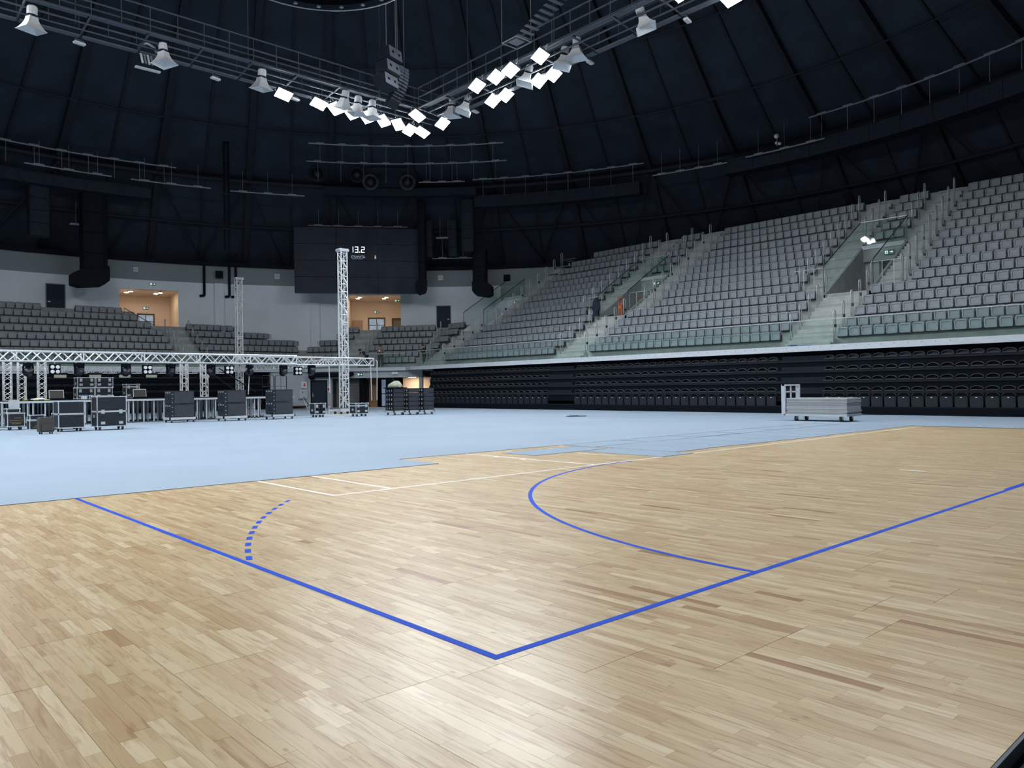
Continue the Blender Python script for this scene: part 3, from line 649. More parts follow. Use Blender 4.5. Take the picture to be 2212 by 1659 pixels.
# grey tip-up seat, folded: local -y is the front, origin at the riser below the seat, z=0 at its lower edge
def seat_parts():
    w = .488
    back = MB()
    o_ = rrect(w, .445, .05, 2)
    back.prof(o_, -.09, -.045)
    back.prof([(p[0]*.9, p[1]*.6+.02) for p in o_], -.045, -.0)
    pan_ = MB()
    out = [(p[0]*.92, p[1]*.9+.005) for p in o_]; inn = [(p[0]*.72, p[1]*.64+.075) for p in o_]; n = len(o_)
    yf, yb, yr = -.215, -.11, -.19
    V = [(p[0], yb, p[1]) for p in out]+[(p[0], yf, p[1]*.985) for p in out]+[(p[0], yf-.008, p[1]) for p in inn]+[(p[0]*.97, yr, p[1]*.98) for p in inn]
    F = [tuple(range(n-1, -1, -1))]+[(i, (i+1) % n, n+(i+1) % n, n+i) for i in range(n)]+[(n+i, n+(i+1) % n, 2*n+(i+1) % n, 2*n+i) for i in range(n)]+[(2*n+i, 2*n+(i+1) % n, 3*n+(i+1) % n, 3*n+i) for i in range(n)]+[tuple(range(3*n, 4*n))]
    pan_.add(V, F)
    br = MB().box(-.262, -.238, -.15, .0, -.02, .25).box(.238, .262, -.15, .0, -.02, .25).box(-.26, .26, -.1, -.06, -.05, -.01)
    return back, pan_, br
BK, PN, BR = seat_parts()
me_back, me_pan, me_br = BK.mesh('backrest', M_SEATB), PN.mesh('seat_pan', M_SEAT), BR.mesh('bracket', M_BRACK)
seats = []     # x,y,z,rz,block
def row_right(i, y0, y1, blk):
    n = int((y1-y0+.02)/SP); 
    if n < 1: return
    off = ((y1-y0)-n*SP)/2
    for k in range(n): seats.append((xr(i)-.02, y0+off+SP*(k+.5), ST[i]-.43, -PI/2, blk))
for i in range(NR):
    if i <= 4:
        row_right(i, -1, 12.8, 'lower tribune rows beside the right stairs'); row_right(i, 15.3, 27.9, 'lower middle tribune'); row_right(i, 30.35, 41.9, 'lower far tribune')
    else:
        ye = min(40.55, ycut(xr(i)+.4))
        row_right(i, 0, 11.35, 'upper right tribune'); row_right(i, 16.65, 26.5, 'upper middle tribune'); row_right(i, 31.75, ye, 'upper far tribune')
        if i >= 10:
            for (a_, b_) in VOM[:2]: row_right(i, a_+.12, b_-.12, 'rows above the doorways')
for i in range(2, 6): row_right(i, 44.7, 45.2+.42*i, 'short rows beside the corner')
AE = [17.05, 17.05, 17.05, 17.05, 17.0, 16.4, 15.7, 14.9]
for i in range(8):
    n = int((AE[i]+9)/SP)
    for k in range(n):
        x_ = AE[i]-SP*(k+.5)
        if i == 7 and 9.5 < x_ < 11.6: continue
        seats.append((x_, 53.53+.9*i, ST[i]-.43, 0, 'end stand left block'))
    if i < 6:
        for k in range(int((26.7+.458*i-.3-18.95)/SP)): seats.append((18.95+SP*(k+.5), 53.53+.9*i, ST[i]-.43, 0, 'end stand middle block'))
        t0 = 7.86+.458*i-.25
        for k in range(int((t0-5.0)/SP)): seats.append((*cpt(t0-SP*(k+.5), .13+.9*i), ST[i]-.43, CROT, 'corner stand left block'))
        ta, tb = (1.3, -1.35) if i < 2 else (3.15, -2.0)
        for k in range(int((ta-tb)/SP)): seats.append((*cpt(ta-SP*(k+.5), .13+.9*i), ST[i]-.43, CROT, 'corner stand right block'))
S = np.array([s[:4] for s in seats]); dS = np.linalg.norm(S[:, :3]-CAM, axis=1)
vS = np.array([in_view(s[:3], -.01) for s in seats]); order = np.argsort(np.where(vS, dS, 1e6)); pick = order[:300]
rowlab = lambda z: 'row %d' % (int(np.argmin([abs(z+.43-q) for q in ST]))+1)
for j in pick:
    x_, y_, z_, rz_, blk = seats[j]; i = int(np.argmin([abs(z_+.43-q) for q in ST]))
    rn = ['front row', 'second row', 'third row', 'fourth row', 'fifth row', 'sixth row', 'seventh row', 'eighth row', 'ninth row', 'tenth row', 'eleventh row', 'twelfth row', 'thirteenth row', 'fourteenth row', 'top row'][i]
    where = 'right of the right stairs' if y_ < 14 else ('between right and middle stairs' if y_ < 29 else 'beyond the middle stairs')
    t = thing('stadium_seat', 'folded grey seat in the %s of the tribune %s' % (rn, where), 'seat', (x_, y_, z_), rz_, 'grey seats %s %s' % (rn, where))
    put('backrest', me_back, t); put('seat_pan', me_pan, t); put('bracket', me_br, t)
def replicate(name, mbs, mats, items, label, cat, parent=None):
    comb = MB()
    for q, m_ in enumerate(mbs): comb.mi = q; comb.add(m_.v, m_.f)
    Vb = np.array(comb.v); n = len(Vb); it = np.array(items)
    c, s_ = np.cos(it[:, 3]), np.sin(it[:, 3])
    V = np.stack([Vb[None, :, 0]*c[:, None]-Vb[None, :, 1]*s_[:, None]+it[:, None, 0], Vb[None, :, 0]*s_[:, None]+Vb[None, :, 1]*c[:, None]+it[:, None, 1], np.broadcast_to(Vb[None, :, 2], (len(it), n))+it[:, None, 2]], 2).reshape(-1, 3)
    counts = np.array([len(f) for f in comb.f]); flat = np.concatenate([np.array(f) for f in comb.f])
    LI = (flat[None]+n*np.arange(len(it))[:, None]).ravel().astype(np.int32); CT = np.tile(counts, len(it)); stt = np.concatenate([[0], np.cumsum(CT)[:-1]]).astype(np.int32)
    me = bpy.data.meshes.new(name); me.vertices.add(len(V)); me.vertices.foreach_set('co', V.ravel()); me.loops.add(len(LI)); me.loops.foreach_set('vertex_index', LI); me.polygons.add(len(CT)); me.polygons.foreach_set('loop_start', stt)
    for m_ in mats: me.materials.append(m_)
    me.polygons.foreach_set('material_index', np.tile(np.array(comb.m, np.int32), len(it))); me.update(calc_edges=True); me.shade_flat()
    o = put(name, me, parent); tag(o, label, cat, kind='stuff'); return o
restS = [seats[j][:4] for j in range(len(seats)) if j not in set(pick.tolist())]
replicate('stadium_seats', [BK, PN, BR], [M_SEATB, M_SEAT, M_BRACK], restS, 'many more folded grey seats in the upper and distant rows', 'seats')

# ================================================================ TELESCOPIC SEATING
def tele(lab, origin, rz, length, gaps):
    # local: x along the front (0..length), y outward/back, z up
    t = thing('telescopic_stand', lab, 'telescopic stand', origin, rz)
    MB().box(0, length, 0, .12, -.05, .33).build('kick_panel', M_BLACKP, t)
    MB().box(0, length, .0, .6, .33, .36).build('platform', M_TELE, t)
    for k, z in enumerate((1.01, 1.475, 1.945, 2.43)):
        y = .06+.07*k
        MB().box(0, length, y, y+.5, z-.045, z).build('platform', M_BLACKP, t)
        MB().box(0, length, y-.02, y, z-.11, z+.005).build('nose', M_TELE, t)
        MB().box(0, length, y+.02, y+.06, z-.46, z-.11).build('closure_panel', M_BLACKP, t)
        for (g0, g1) in gaps: MB().box(g0, g1, y-.01, y+.03, z+.01, z+.16).build('aisle_step', M_TELE, t)
    MB().box(0, length, .5, .55, 0, 2.8).build('rear_panel', M_BLACKP, t)
    return t
tele('black retracted telescopic stand under the right tribune', (30.3, 42.1, 0), -PI/2, 50, [(12.1, 14.1), (27.2, 29.3)])
tele('black retracted telescopic stand behind the stage under the end stand', (-20, 52.3, 0), 0, 43.2, [(26, 28)])
arch = [(.24*math.cos(PI*i/8), .045+.135*math.sin(PI*i/8)) for i in range(9)]
arch_in = [(.222*math.cos(PI*i/8), .04+.11*math.sin(PI*i/8)) for i in range(9)]
sh = MB(); n = 9
sh.prof([(.24, .0)]+arch+[(-.24, .0)], .1, .36); rim = MB()
rim.add([(p[0], -.03, p[1]) for p in arch]+[(p[0]*.96, -.03, p[1]-.02) for p in arch]+[(p[0], .1, p[1]) for p in arch]+[(p[0]*.96, .1, p[1]-.02) for p in arch],
       [(i, n+i, n+i+1, i+1) for i in range(8)]+[(i, i+1, 2*n+i+1, 2*n+i) for i in range(8)]+[(n+i, 3*n+i, 3*n+i+1, n+i+1) for i in range(8)])
lip = MB().prof(rrect(.44, .03, .012, 1), -.06, .1)
up = MB(); o_ = rrect(.46, .42, .05, 2); up.prof([(p[0], p[1]) for p in o_], -.05, .02); up.prof([(p[0]*.78, p[1]*.72+.06) for p in o_], -.06, -.05)
upk = MB().box(-.03, .03, -.068, -.058, .36, .385)
M_RIM_HIGHLIGHT = mat('seat_rim_highlight', (.055, .06, .068), .35, var=.05)  # highlight on rims and front lips put into a paler colour than the shell
me_rim = rim.mesh('rim', M_RIM_HIGHLIGHT); me_sh, me_lip, me_up, me_upk = sh.mesh('shell', M_BLACK), lip.mesh('front_lip', M_RIM_HIGHLIGHT), up.mesh('seat_pan', M_BLACK), upk.mesh('number_plate', M_HORN)
tz = [(.36, 'front'), (1.01, 'second'), (1.475, 'third'), (1.945, 'fourth'), (2.43, 'fifth')]
bl = []
for r_, (z_, nm) in enumerate(tz):
    y = 41.85
    while y > -4:
        if not (12.75 < y < 15.0 or 27.9 < y < 30.05): bl.append((30.38+.07*max(0, r_-1) if r_ else 30.36, y, z_, -PI/2, r_, nm))
        y -= SP
Bp = np.array([b_[:3] for b_ in bl]); vB = np.array([in_view(b_[:3], -.01) for b_ in bl]); dB = np.where(vB, np.linalg.norm(Bp-CAM, axis=1), 1e6); pickB = set(np.argsort(dB)[:300].tolist())
for j, (x_, y_, z_, rz_, r_, nm) in enumerate(bl):
    if j not in pickB or not vB[j]: continue
    where = 'right of the cart' if y_ < 12.8 else ('between the two black aisles' if y_ < 29 else 'at the far end')
    t = thing('folded_seat', 'black folded seat, telescopic stand %s row %s' % (nm, where), 'seat', (x_, y_, z_), rz_, 'black seats %s row %s' % (nm, where))
    if r_: put('shell', me_sh, t); put('rim', me_rim, t); put('front_lip', me_lip, t)
    else:
        put('seat_pan', me_up, t); put('number_plate', me_upk, t); put('shell', me_sh, t, (0, .02, .4)); put('rim', me_rim, t, (0, .02, .4))
restA = [b_[:4] for j, b_ in enumerate(bl) if (j not in pickB or not vB[j]) and b_[4] > 0]
restU = [b_[:4] for j, b_ in enumerate(bl) if (j not in pickB or not vB[j]) and b_[4] == 0]
for r_, (z_, nm) in enumerate(tz):
    for k in range(60):
        x_ = -9+SP*k
        if not 6 < x_ < 8: (restA if r_ else restU).append((x_, 52.42+.07*r_, z_, 0))
replicate('folded_seats', [sh, lip, rim], [M_BLACK, M_RIM_HIGHLIGHT, M_RIM_HIGHLIGHT], restA, 'many more black folded seats of the retracted telescopic stands', 'seats')
replicate('folded_seats', [up, upk], [M_BLACK, M_HORN], restU, 'remaining upright black seats of the telescopic front rows', 'seats')

# ================================================================ LOWER CORNER WALL
wc = struct(MB().box(-7.2, -6.9, 0, .25, -.05, 2.79).box(-6.9, -5.58, 0, .25, 2.12, 2.79).box(-5.58, -5.2, 0, .25, -.05, 2.79).box(-5.2, 2.2, 0, .25, 2.27, 2.79).box(1.95, 2.2, 0, .25, -.05, 2.27).build('wall_corner', M_LOWALL))
wc.location = cpt(0, -.9, 0); wc.rotation_euler = (0, 0, CROT)
MCW = Matrix.Translation(Vector(cpt(0, -.9, 0))) @ Matrix.Rotation(CROT, 4, 'Z')
MB().box(-.74, -.2, .0, .3, -.05, 2.27).build('dark_pier', M_BLACKP, wc)
MB().box(-5.2, -2.9, .9, 1.0, -.05, 2.27).build('roller_shutter', mat('shutter_grey', (.13, .135, .14), .6), wc)
for k in range(9): MB().box(-5.2, -2.9, .88, .9, .1+.24*k, .12+.24*k).build('shutter_slat', M_GREY, wc)
MB().box(-2.9, -2.75, .0, 1.0, -.05, 2.27).build('dark_pier', M_BLACKP, wc)
MB().box(-2.75, -2.1, 1.6, 1.7, -.05, 2.27).build('tan_panel', mat('tan_panel', (.30, .17, .09), .7), wc)
MB().box(-2.75, -.2, 3.4, 3.5, -.05, 2.27).build('passage_end', M_BLACKP, wc)
MB().box(-2.0, -1.15, 2.4, 2.44, .05, 2.15).build('glazed_leaf', M_SKYD, wc)
MB().box(-2.1, -2.0, 2.35, 2.5, 0, 2.27).box(-1.15, -1.05, 2.35, 2.5, 0, 2.27).box(-2.0, -1.15, 2.35, 2.5, 1.0, 1.06).box(-2.0, -1.15, 2.35, 2.5, 2.15, 2.27).build('leaf_frame', M_BLACKP, wc)
MB().box(-1.05, -.74, 2.0, 2.1, 0, 2.2).build('open_leaf', M_DOOR, wc)
MB().box(-.2, 2.2, 2.4, 2.5, -.05, 2.5).box(1.1, 1.16, 2.3, 2.4, 0, 2.3).build('warm_rear_wall', M_WARM, wc)
MB().box(-5.3, 2.3, .25, 3.5, 2.3, 2.4).build('passage_ceiling', M_GREY, wc)
t = thing('downlight', 'unseen added warm lamp in the ground-floor passage by the line array stacks', 'downlight', MCW @ Vector((.9, 1.3, 2.285)), CROT)  # lamp added out of sight to light the passage warmly
MB().box(-.3, .3, -.3, .3, .02, .06).build('housing', M_HORN, t); MB().box(-.26, .26, -.26, .26, .0, .02).build('diffuser', M_WLAMP, t)
d6 = struct(MB().box(-6.88, -5.6, .04, .12, 0, 2.1).build('door_6', M_DOOR)); d6.location = wc.location; d6.rotation_euler = wc.rotation_euler
MB().box(-6.94, -6.88, -.02, .14, 0, 2.16).box(-5.6, -5.54, -.02, .14, 0, 2.16).box(-6.94, -5.54, -.02, .14, 2.1, 2.16).build('door_frame', M_BLACKP, d6)
MB().box(-6.78, -6.74, -.03, .04, .85, 1.15).box(-6.8, -6.72, .0, .04, .95, 1.05).build('door_handle', M_STEEL, d6)
we = struct(MB().box(23.2, 26.75, 52.35, 52.6, -.05, 2.79).build('wall_lower_end', M_LOWALL))
exit_sign(MCW @ Vector((-2.8, -.02, 2.45)), CROT, 'lit green exit sign on the lower wall above the passage', .42)
def wall_thing(name, lab, cat, x, z, w, h, d, m, detail=None, dm=None):
    t = thing(name, lab, cat, MCW @ Vector((x, -.015, z)), CROT)
    MB().box(-w/2, w/2, -d, 0, 0, h).build('body', m, t)
    MB().box(-w*.42, w*.42, -d-.012, -d, h*.08, h*.92).build('door_plate', m if dm is None else dm, t)
    if detail: MB().box(*detail).build('mark', M_RED, t)
    return t
wall_thing('fire_notice', 'small red and white notice beside the dark lower door', 'notice', -5.4, 1.25, .22, .4, .02, M_HORN, (-.08, .08, -.045, -.03, .08, .3))
wall_thing('junction_box', 'grey junction box high on the lower wall above the passage', 'box', .05, 2.5, .5, .2, .12, M_HORN)
t = thing('electric_cabinet', 'pale grey electric cabinet on the lower end wall', 'cabinet', (25.75, 52.33, .75))
MB().box(-.35, .35, -.18, 0, 0, .72).build('body', M_LEDGE, t); MB().box(-.31, .31, -.2, -.18, .05, .67).build('door', M_LEDGE, t); MB().box(-.1, -.03, -.21, -.2, .42, .55).build('mark', M_RED, t)
t = thing('fire_box', 'small white fire-alarm cabinet above the electric cabinet', 'cabinet', (25.85, 52.33, 1.55))
MB().box(-.22, .22, -.15, 0, 0, .5).build('body', M_HORN, t); MB().prof([(-.14, .2), (0, .14), (.14, .2), (.05, .24), (.05, .4), (-.05, .4), (-.05, .24)], -.165, -.15).build('mark', M_RED, t)
t = thing('black_air_pipe', 'thick black air pipe running under the ledge above the lower dark door', 'pipe', MCW @ Vector((0, -.35, 2.5)), CROT)
MB().cyl((-6.6, 0, .05), (-3.6, 0, 0), .17, 12).build('run', M_DUCT, t); MB().cyl((-3.6, 0, 0), (-3.25, -.1, .12), .17, 12).build('elbow', M_DUCT, t); MB().ball((-6.6, -.1, -.05), .28, 10, 6).build('valve', M_DUCT, t)
t = thing('debris_pile', 'low heap of reddish planks on the floor by the lower end wall', 'planks', (25.0, 51.9, .009))
for k in range(5): MB().box(-.9+.1*k, .7+.05*k, -.1, .1, 0, .05).rot(Matrix.Translation((0, -.1*k, .04*k)) @ Matrix.Rotation(.1*k-.2, 4, 'Z')).build('plank', mat('red_plank', (.16, .07, .05), .8), t)

# ================================================================ LIGHTING GANTRY
M_GAN = mat('gantry_steel', (.07, .085, .105), .6, var=.15)
M_GANP = mat('gantry_plate', (.11, .125, .15), .7, var=.1)
def gantry(lab, p0, p1, side):
    p0, p1 = Vector(p0), Vector(p1); L = (p1-p0).length; rz = math.atan2(p1.y-p0.y, p1.x-p0.x)
    t = thing('lighting_gantry', lab, 'lighting gantry', p0, rz); s = side
    for k in range(int(L/2.4)):
        x0 = 2.4*k; MB().box(x0+.06, x0+2.34, min(s*.35, s*.05), max(s*.35, s*.05), .0, .06).build('walk_plate', M_GANP, t)
        MB().box(x0+.06, x0+2.34, min(s*1.9, s*1.55), max(s*1.9, s*1.55), .35, .41).build('walk_plate', M_GANP, t)
        MB().tube([(x0, s*.0, .1), (x0, s*2.0, .3)], .05, 6).build('cross_beam', M_GAN, t)
    for y, z in ((0, .1), (0, 1.25), (s*.7, .15), (s*.7, 1.2), (s*1.3, .2), (s*2.0, .3), (s*2.0, 1.45), (s*2.0, .9)):
        MB().tube([(0, y, z), (L, y, z)], .045, 6).build('rail', M_GAN, t)
    for k in range(int(L/1.2)+1):
        for y, z0, z1 in ((0, .1, 1.25), (s*2.0, .3, 1.45)):
            MB().cyl((1.2*k, y, z0), (1.2*k, y, z1), .025, 5).build('post', M_GAN, t)
    for k in range(4):
        MB().cyl((L*(k+.5)/4, s*1.0, .2), (L*(k+.5)/4, s*1.0, 9), .03, 5).build('hanger', M_GAN, t)
GZ = 17.25
gantry('far lighting gantry hung across the hall above the stage', (-5.5, 35.4, GZ), (25.5, 35.4, GZ), -1)
gantry('right lighting gantry hung along the tribune side of the court', (25.5, 33.3, GZ), (25.5, 6.7, GZ), -1)
gantry('near lighting gantry overhead at the court end', (25.5, 4.6, GZ), (-5.5, 4.6, GZ), -1)
gantry('left lighting gantry overhead on the far sideline', (-5.5, 6.7, GZ), (-5.5, 33.3, GZ), -1)
fl_body = MB().box(-.41, .41, -.31, .31, .03, .16).box(-.3, .3, -.2, .2, .16, .24).mesh('housing', M_GAN)
fl_lens = MB().box(-.39, .39, -.29, .29, .0, .028).mesh('lens', M_FLOOD)
fl_arm = MB().tube([(-.47, 0, .1), (-.47, 0, .45), (.47, 0, .45), (.47, 0, .1)], .03, 5).cyl((0, 0, .45), (0, 0, .75), .03, 5).mesh('bracket', M_ALUM)
F1 = [(16.1, 35.1, 17.0, 0), (18.15, 35.1, 17.0, 0), (19.14, 35.1, 16.97, .5), (20.16, 35.1, 16.95, .5), (21.15, 35.1, 16.95, .5), (22.24, 35.1, 16.98, .5), (23.31, 35.1, 17.0, .6),
      (24.3, 35.35, 16.95, 1.5), (25.1, 35.2, 16.95, 0), (25.3, 33.4, 17.05, 1.45), (23.4, 33.3, 17.05, .1),
      (23.3, 27.8, 17.1, 1.4), (23.3, 26.3, 17.1, 1.4), (23.3, 25.2, 17.1, 1.4), (25.3, 28.85, 17.1, 1.4), (25.3, 27.8, 17.1, 1.4), (23.3, 23.1, 17.1, 1.3), (25.3, 25.24, 17.1, 1.3), (25.3, 24.2, 17.1, 1.3), (23.4, 15.2, 17.05, 1.3), (25.3, 14.1, 17.05, 1.3)]
FL_LIGHT = bpy.data.lights.new('beam', 'AREA'); FL_LIGHT.shape = 'RECTANGLE'; FL_LIGHT.size = .76; FL_LIGHT.size_y = .56; FL_LIGHT.energy = FLOOD_W; FL_LIGHT.spread = FLOOD_SPREAD; FL_LIGHT.color = (.93, .97, 1.0)
def flood(x_, y_, z_, a_, lab, grp):
    t = thing('floodlight', lab, 'floodlight', (x_, y_, z_), 0, grp)
    d = Vector((10-x_, 20-y_, 0)).normalized(); ax = Vector((-d.y, d.x, 0)); t.rotation_mode = 'QUATERNION'
    from mathutils import Quaternion
    t.rotation_quaternion = Quaternion(ax, -math.radians(30)) @ Quaternion((0, 0, 1), a_)
    put('housing', fl_body, t); put('lens', fl_lens, t); put('bracket', fl_arm, t)
    o = bpy.data.objects.new('beam', FL_LIGHT); COL.objects.link(o); o.parent = t; o.location = (0, 0, -.03)
for (x_, y_, z_, a_) in F1:
    far = y_ > 32.9 and x_ < 25.2
    flood(x_, y_, z_, a_, 'blazing white floodlight under the far lighting gantry' if far else 'blazing white floodlight under the right lighting gantry', 'floodlights far gantry' if far else 'floodlights right gantry')
for sx, sy, nm in ((0, 1, 'near'), (1, 0, 'left'), (1, 1, 'opposite')):
    for (x_, y_, z_, a_) in (F1[1:] if sx else F1):
        if nm == 'near' and 40-y_ > 11.8: continue
        flood(20-x_ if sx else x_, 40-y_ if sy else y_, z_, a_, 'white floodlight of the %s corner of the gantry ring' % nm, 'floodlights %s corner' % nm)
# horn loudspeakers
hn_top = MB().lathe([(.17, .62), (.2, .64), (.2, .95), (.16, 1.0)], 12).mesh('driver', M_HORN)
hn_band = MB().lathe([(.205, .55), (.205, .64)], 12).mesh('band', M_BLACK)
hb_ = MB(); pr = [(.17, .56), (.19, .42), (.25, .26), (.36, .08), (.44, 0)]
V = []; Fc = []
for (r_, z_) in pr+[(.42, .0), (.34, .08), (.22, .26), (.14, .5)]: V += [(r_, r_, z_), (-r_, r_, z_), (-r_, -r_, z_), (r_, -r_, z_)]
for i in range(8): Fc += [(4*i+k, 4*i+(k+1) % 4, 4*i+4+(k+1) % 4, 4*i+4+k) for k in range(4)]
hb_.add(V, Fc); hn_bell = hb_.mesh('bell', M_HORN); hn_st = MB().cyl((0, 0, .98), (0, 0, 1.35), .025, 5).cyl((-.15, 0, 1.0), (.15, 0, 1.0), .03, 5).mesh('stirrup', M_GAN)
for i, (x_, y_, z_, rx, rz_) in enumerate([(4.57, 35.0, 16.9, .1, .3), (10.02, 35.0, 16.95, -.1, .5), (14.8, 35.0, 16.95, .12, .2), (20.4, 34.9, 16.9, .1, .6), (21.38, 34.9, 16.9, .05, .4), (19.5, 34.9, 17.0, .3, .2), (25.3, 32.54, 17.25, .1, .3), (25.3, 31.46, 17.2, .35, 1.0), (25.3, 26.3, 17.25, .3, .8), (25.3, 23.6, 17.3, .2, .9), (25.3, 22.57, 17.4, 0, .4), (25.3, 18.34, 17.35, -.3, .6)]):
    far = y_ > 34
    t = thing('horn_loudspeaker', 'white horn loudspeaker hanging from the %s lighting gantry' % ('far' if far else 'right'), 'loudspeaker', (x_, y_, z_), 0, 'horn loudspeakers %s gantry' % ('far' if far else 'right'))
    t.rotation_euler = (rx, 0, rz_)
    t.location = Vector(tuple(CAM))+(Vector((x_, y_, z_))-Vector(tuple(CAM)))*.975; put('driver', hn_top, t); put('band', hn_band, t); put('bell', hn_bell, t); put('stirrup', hn_st, t)
# small oblong emergency lamps under the gantries
em = MB().prof(rrect(.5, .1, .045, 2), -.09, .09)
for i, (x_, y_, z_) in enumerate([(6.5, 35.4, 17.0), (12.6, 35.4, 17.0), (16.9, 35.4, 17.0), (25.5, 30.6, 17.0), (25.5, 21.9, 17.0), (25.5, 16.3, 17.0)]):
    t = thing('strip_lamp', 'small unlit oblong lamp fixed beneath the %s lighting gantry' % ('far' if y_ > 35 else 'right'), 'lamp', (x_, y_, z_), .2, 'oblong lamps %s gantry' % ('far' if y_ > 35 else 'right'))
    put('body', em.mesh('body', M_HORN), t); MB().box(-.2, .2, -.05, .05, .1, .2).build('mount', M_GAN, t)
# stage moving light on the far gantry
t = thing('lamp_cluster', 'cluster of dark and white stage lamps on the far lighting gantry', 'stage light', (9.3, 35.1, 16.9))
MB().tube([(-.4, 0, .5), (-.3, 0, .75), (0, 0, .85), (.3, 0, .75), (.4, 0, .5)], .06, 6).build('yoke', M_HORN, t)
for k in range(4): MB().cyl((-.3+.15*k, 0, .3), (-.25+.15*k, -.1, -.15), .05, 6).build('tube', M_GREY if k % 2 else M_HORN, t)
MB().box(-.55, .55, -.1, .1, -.4, -.34).build('batten', M_HORN, t)
# flown line arrays
M_ARR = mat('array_grille', (.30, .33, .40), .5, var=.08)
t = thing('line_array', 'flown cluster of three large bass cabinets under the roof', 'loudspeaker array', (19.85, 31.0, 17.1), .34)
for k in range(3):
    c = MB().box(-.55, .55, -.35, .4, 0, .6).rot(Matrix.Translation((0, -.14*k, .66*k)) @ Matrix.Rotation(-.12, 4, 'X')).build('cabinet', M_SPK, t)
    MB().box(-.53, .53, -.37, -.35, .02, .58).rot(Matrix.Translation((0, -.14*k, .66*k)) @ Matrix.Rotation(-.12, 4, 'X')).build('grille', M_ARR, c)
    MB().box(-.33, -.2, -.39, -.37, .24, .36).box(.2, .33, -.39, -.37, .24, .36).rot(Matrix.Translation((0, -.14*k, .66*k)) @ Matrix.Rotation(-.12, 4, 'X')).build('port', M_BLACK, c)
for x_ in (-.4, .4): MB().cyl((x_, -.3, 1.9), (x_, -.3, 9), .02, 5).build('chain', M_PIPE, t)
t = thing('line_array', 'flown curved line array of many thin cabinets under the roof', 'loudspeaker array', (21.05, 31.45, 18.6), .34)
x_, z_, an = 0.0, 0.0, 0.0
yy_ = 0.0
for k in range(11):
    an = -.02-.075*k
    M_ = Matrix.Translation((0, yy_, z_)) @ Matrix.Rotation(an, 4, 'X')
    c = MB().box(-.42, .42, -.22, .3, -.17, 0).rot(M_).build('cabinet', M_SPK, t)
    MB().box(-.40, -.03, -.24, -.22, -.155, -.015).box(.03, .40, -.24, -.22, -.155, -.015).rot(M_).build('grille', M_ARR, c)
    z_ -= .185*math.cos(an); yy_ += .185*math.sin(-an)*-1*-1
for x_ in (-.3, .3): MB().cyl((x_, 0, 0), (x_, 0, 7.5), .02, 5).build('chain', M_PIPE, t)
# scoreboard ring at the very top
t = thing('scoreboard_ring', 'dark circular LED scoreboard ring hanging at the centre of the roof', 'scoreboard', (10, 20.2, 15.7))
b = MB(); n = 48
for k in range(n):
    a0, a1 = 2*PI*k/n, 2*PI*(k+1)/n
    f_ = lambda r, a, z: (r*math.cos(a), r*math.sin(a), z)
    b.hexa([f_(3.1, a0, 0), f_(3.5, a0, 0), f_(3.5, a1, 0), f_(3.1, a1, 0)], [f_(3.1, a0, 1.4), f_(3.5, a0, 1.4), f_(3.5, a1, 1.4), f_(3.1, a1, 1.4)])
b.build('ring', M_DUCT, t); MB().tube([f_(3.52, 2*PI*k/n, .0) for k in range(n)], .03, 5, True).build('lower_rim', M_PIPE, t)
for k in range(24): a0 = 2*PI*k/24; MB().box(3.2*math.cos(a0)-.06, 3.2*math.cos(a0)+.06, 3.2*math.sin(a0)-.06, 3.2*math.sin(a0)+.06, -.05, .0).build('lamp', M_PIPE, t)
for k in range(4): a0 = PI/4+PI/2*k; MB().cyl(f_(3.3, a0, 1.4), f_(3.3, a0, 14), .03, 5).build('cable', M_PIPE, t)
t = thing('slatted_rig', 'open square frame with stacked slats hanging beside the right gantry', 'hanging frame', (22.8, 24.2, 18.0))
MB().tube([(-.5, -.5, 0), (.5, -.5, 0), (.5, .5, 0), (-.5, .5, 0)], .03, 5, True).build('frame', M_PIPE, t)
for k in range(9): MB().box(-.45, .35, -.5-.32*k-.1, -.5-.32*k+.1, .05+.12*k, .09+.12*k).build('slat', M_GANP, t)
MB().box(-.3, .3, -.3, .3, .02, .05).build('plate', M_GANP, t)
for x_, y_ in ((-.5, .5), (.5, -.5)): MB().cyl((x_, y_, 0), (x_, y_, 8), .015, 4).build('cable', M_PIPE, t)

# ================================================================ VIDEO WALL
vw = thing('video_wall', 'large dark video wall of twelve panels showing the number 13.2', 'video wall', (29.9, 50.85, 0), math.atan2(-5.25, 8.2))
PWD, PH = 9.74/3, 5.25/4
for c in range(3):
    for r_ in range(4):
        MB().box(-4.87+PWD*c+.012, -4.87+PWD*(c+1)-.012, -.12, .1, 9.05+PH*r_+.012, 9.05+PH*(r_+1)-.012).build('panel', M_SCR, vw)
MB().box(-4.8, 4.8, .1, .4, 9.1, 14.25).build('rear_frame', M_DUCT, vw)
for x_ in (-2.0, 2.0): MB().cyl((x_, .2, 14.2), (x_, .2, 20), .03, 5).build('hanger', M_DUCT2, vw)
SEG = {'1': 'bc', '3': 'abgcd', '2': 'abged'}
def digit(ch, x, z, w, h):
    b = MB(); s = .04; g = {'a': (x, x+w, z+h-s, z+h), 'g': (x, x+w, z+h/2-s/2, z+h/2+s/2), 'd': (x, x+w, z, z+s), 'b': (x+w-s, x+w, z+h/2+.01, z+h), 'c': (x+w-s, x+w, z, z+h/2-.01), 'f': (x, x+s, z+h/2, z+h), 'e': (x, x+s, z, z+h/2)}
    for k in SEG[ch]: x0, x1, z0, z1 = g[k]; b.box(x0, x1, -.135, -.12, z0, z1)
    b.build('digit', M_LITW, vw)
digit('1', -.55, 12.33, .26, .46); digit('3', -.16, 12.33, .26, .46); digit('2', .33, 12.33, .26, .46)
MB().box(.19, .25, -.135, -.12, 12.33, 12.39).build('decimal_point', M_LITW, vw)
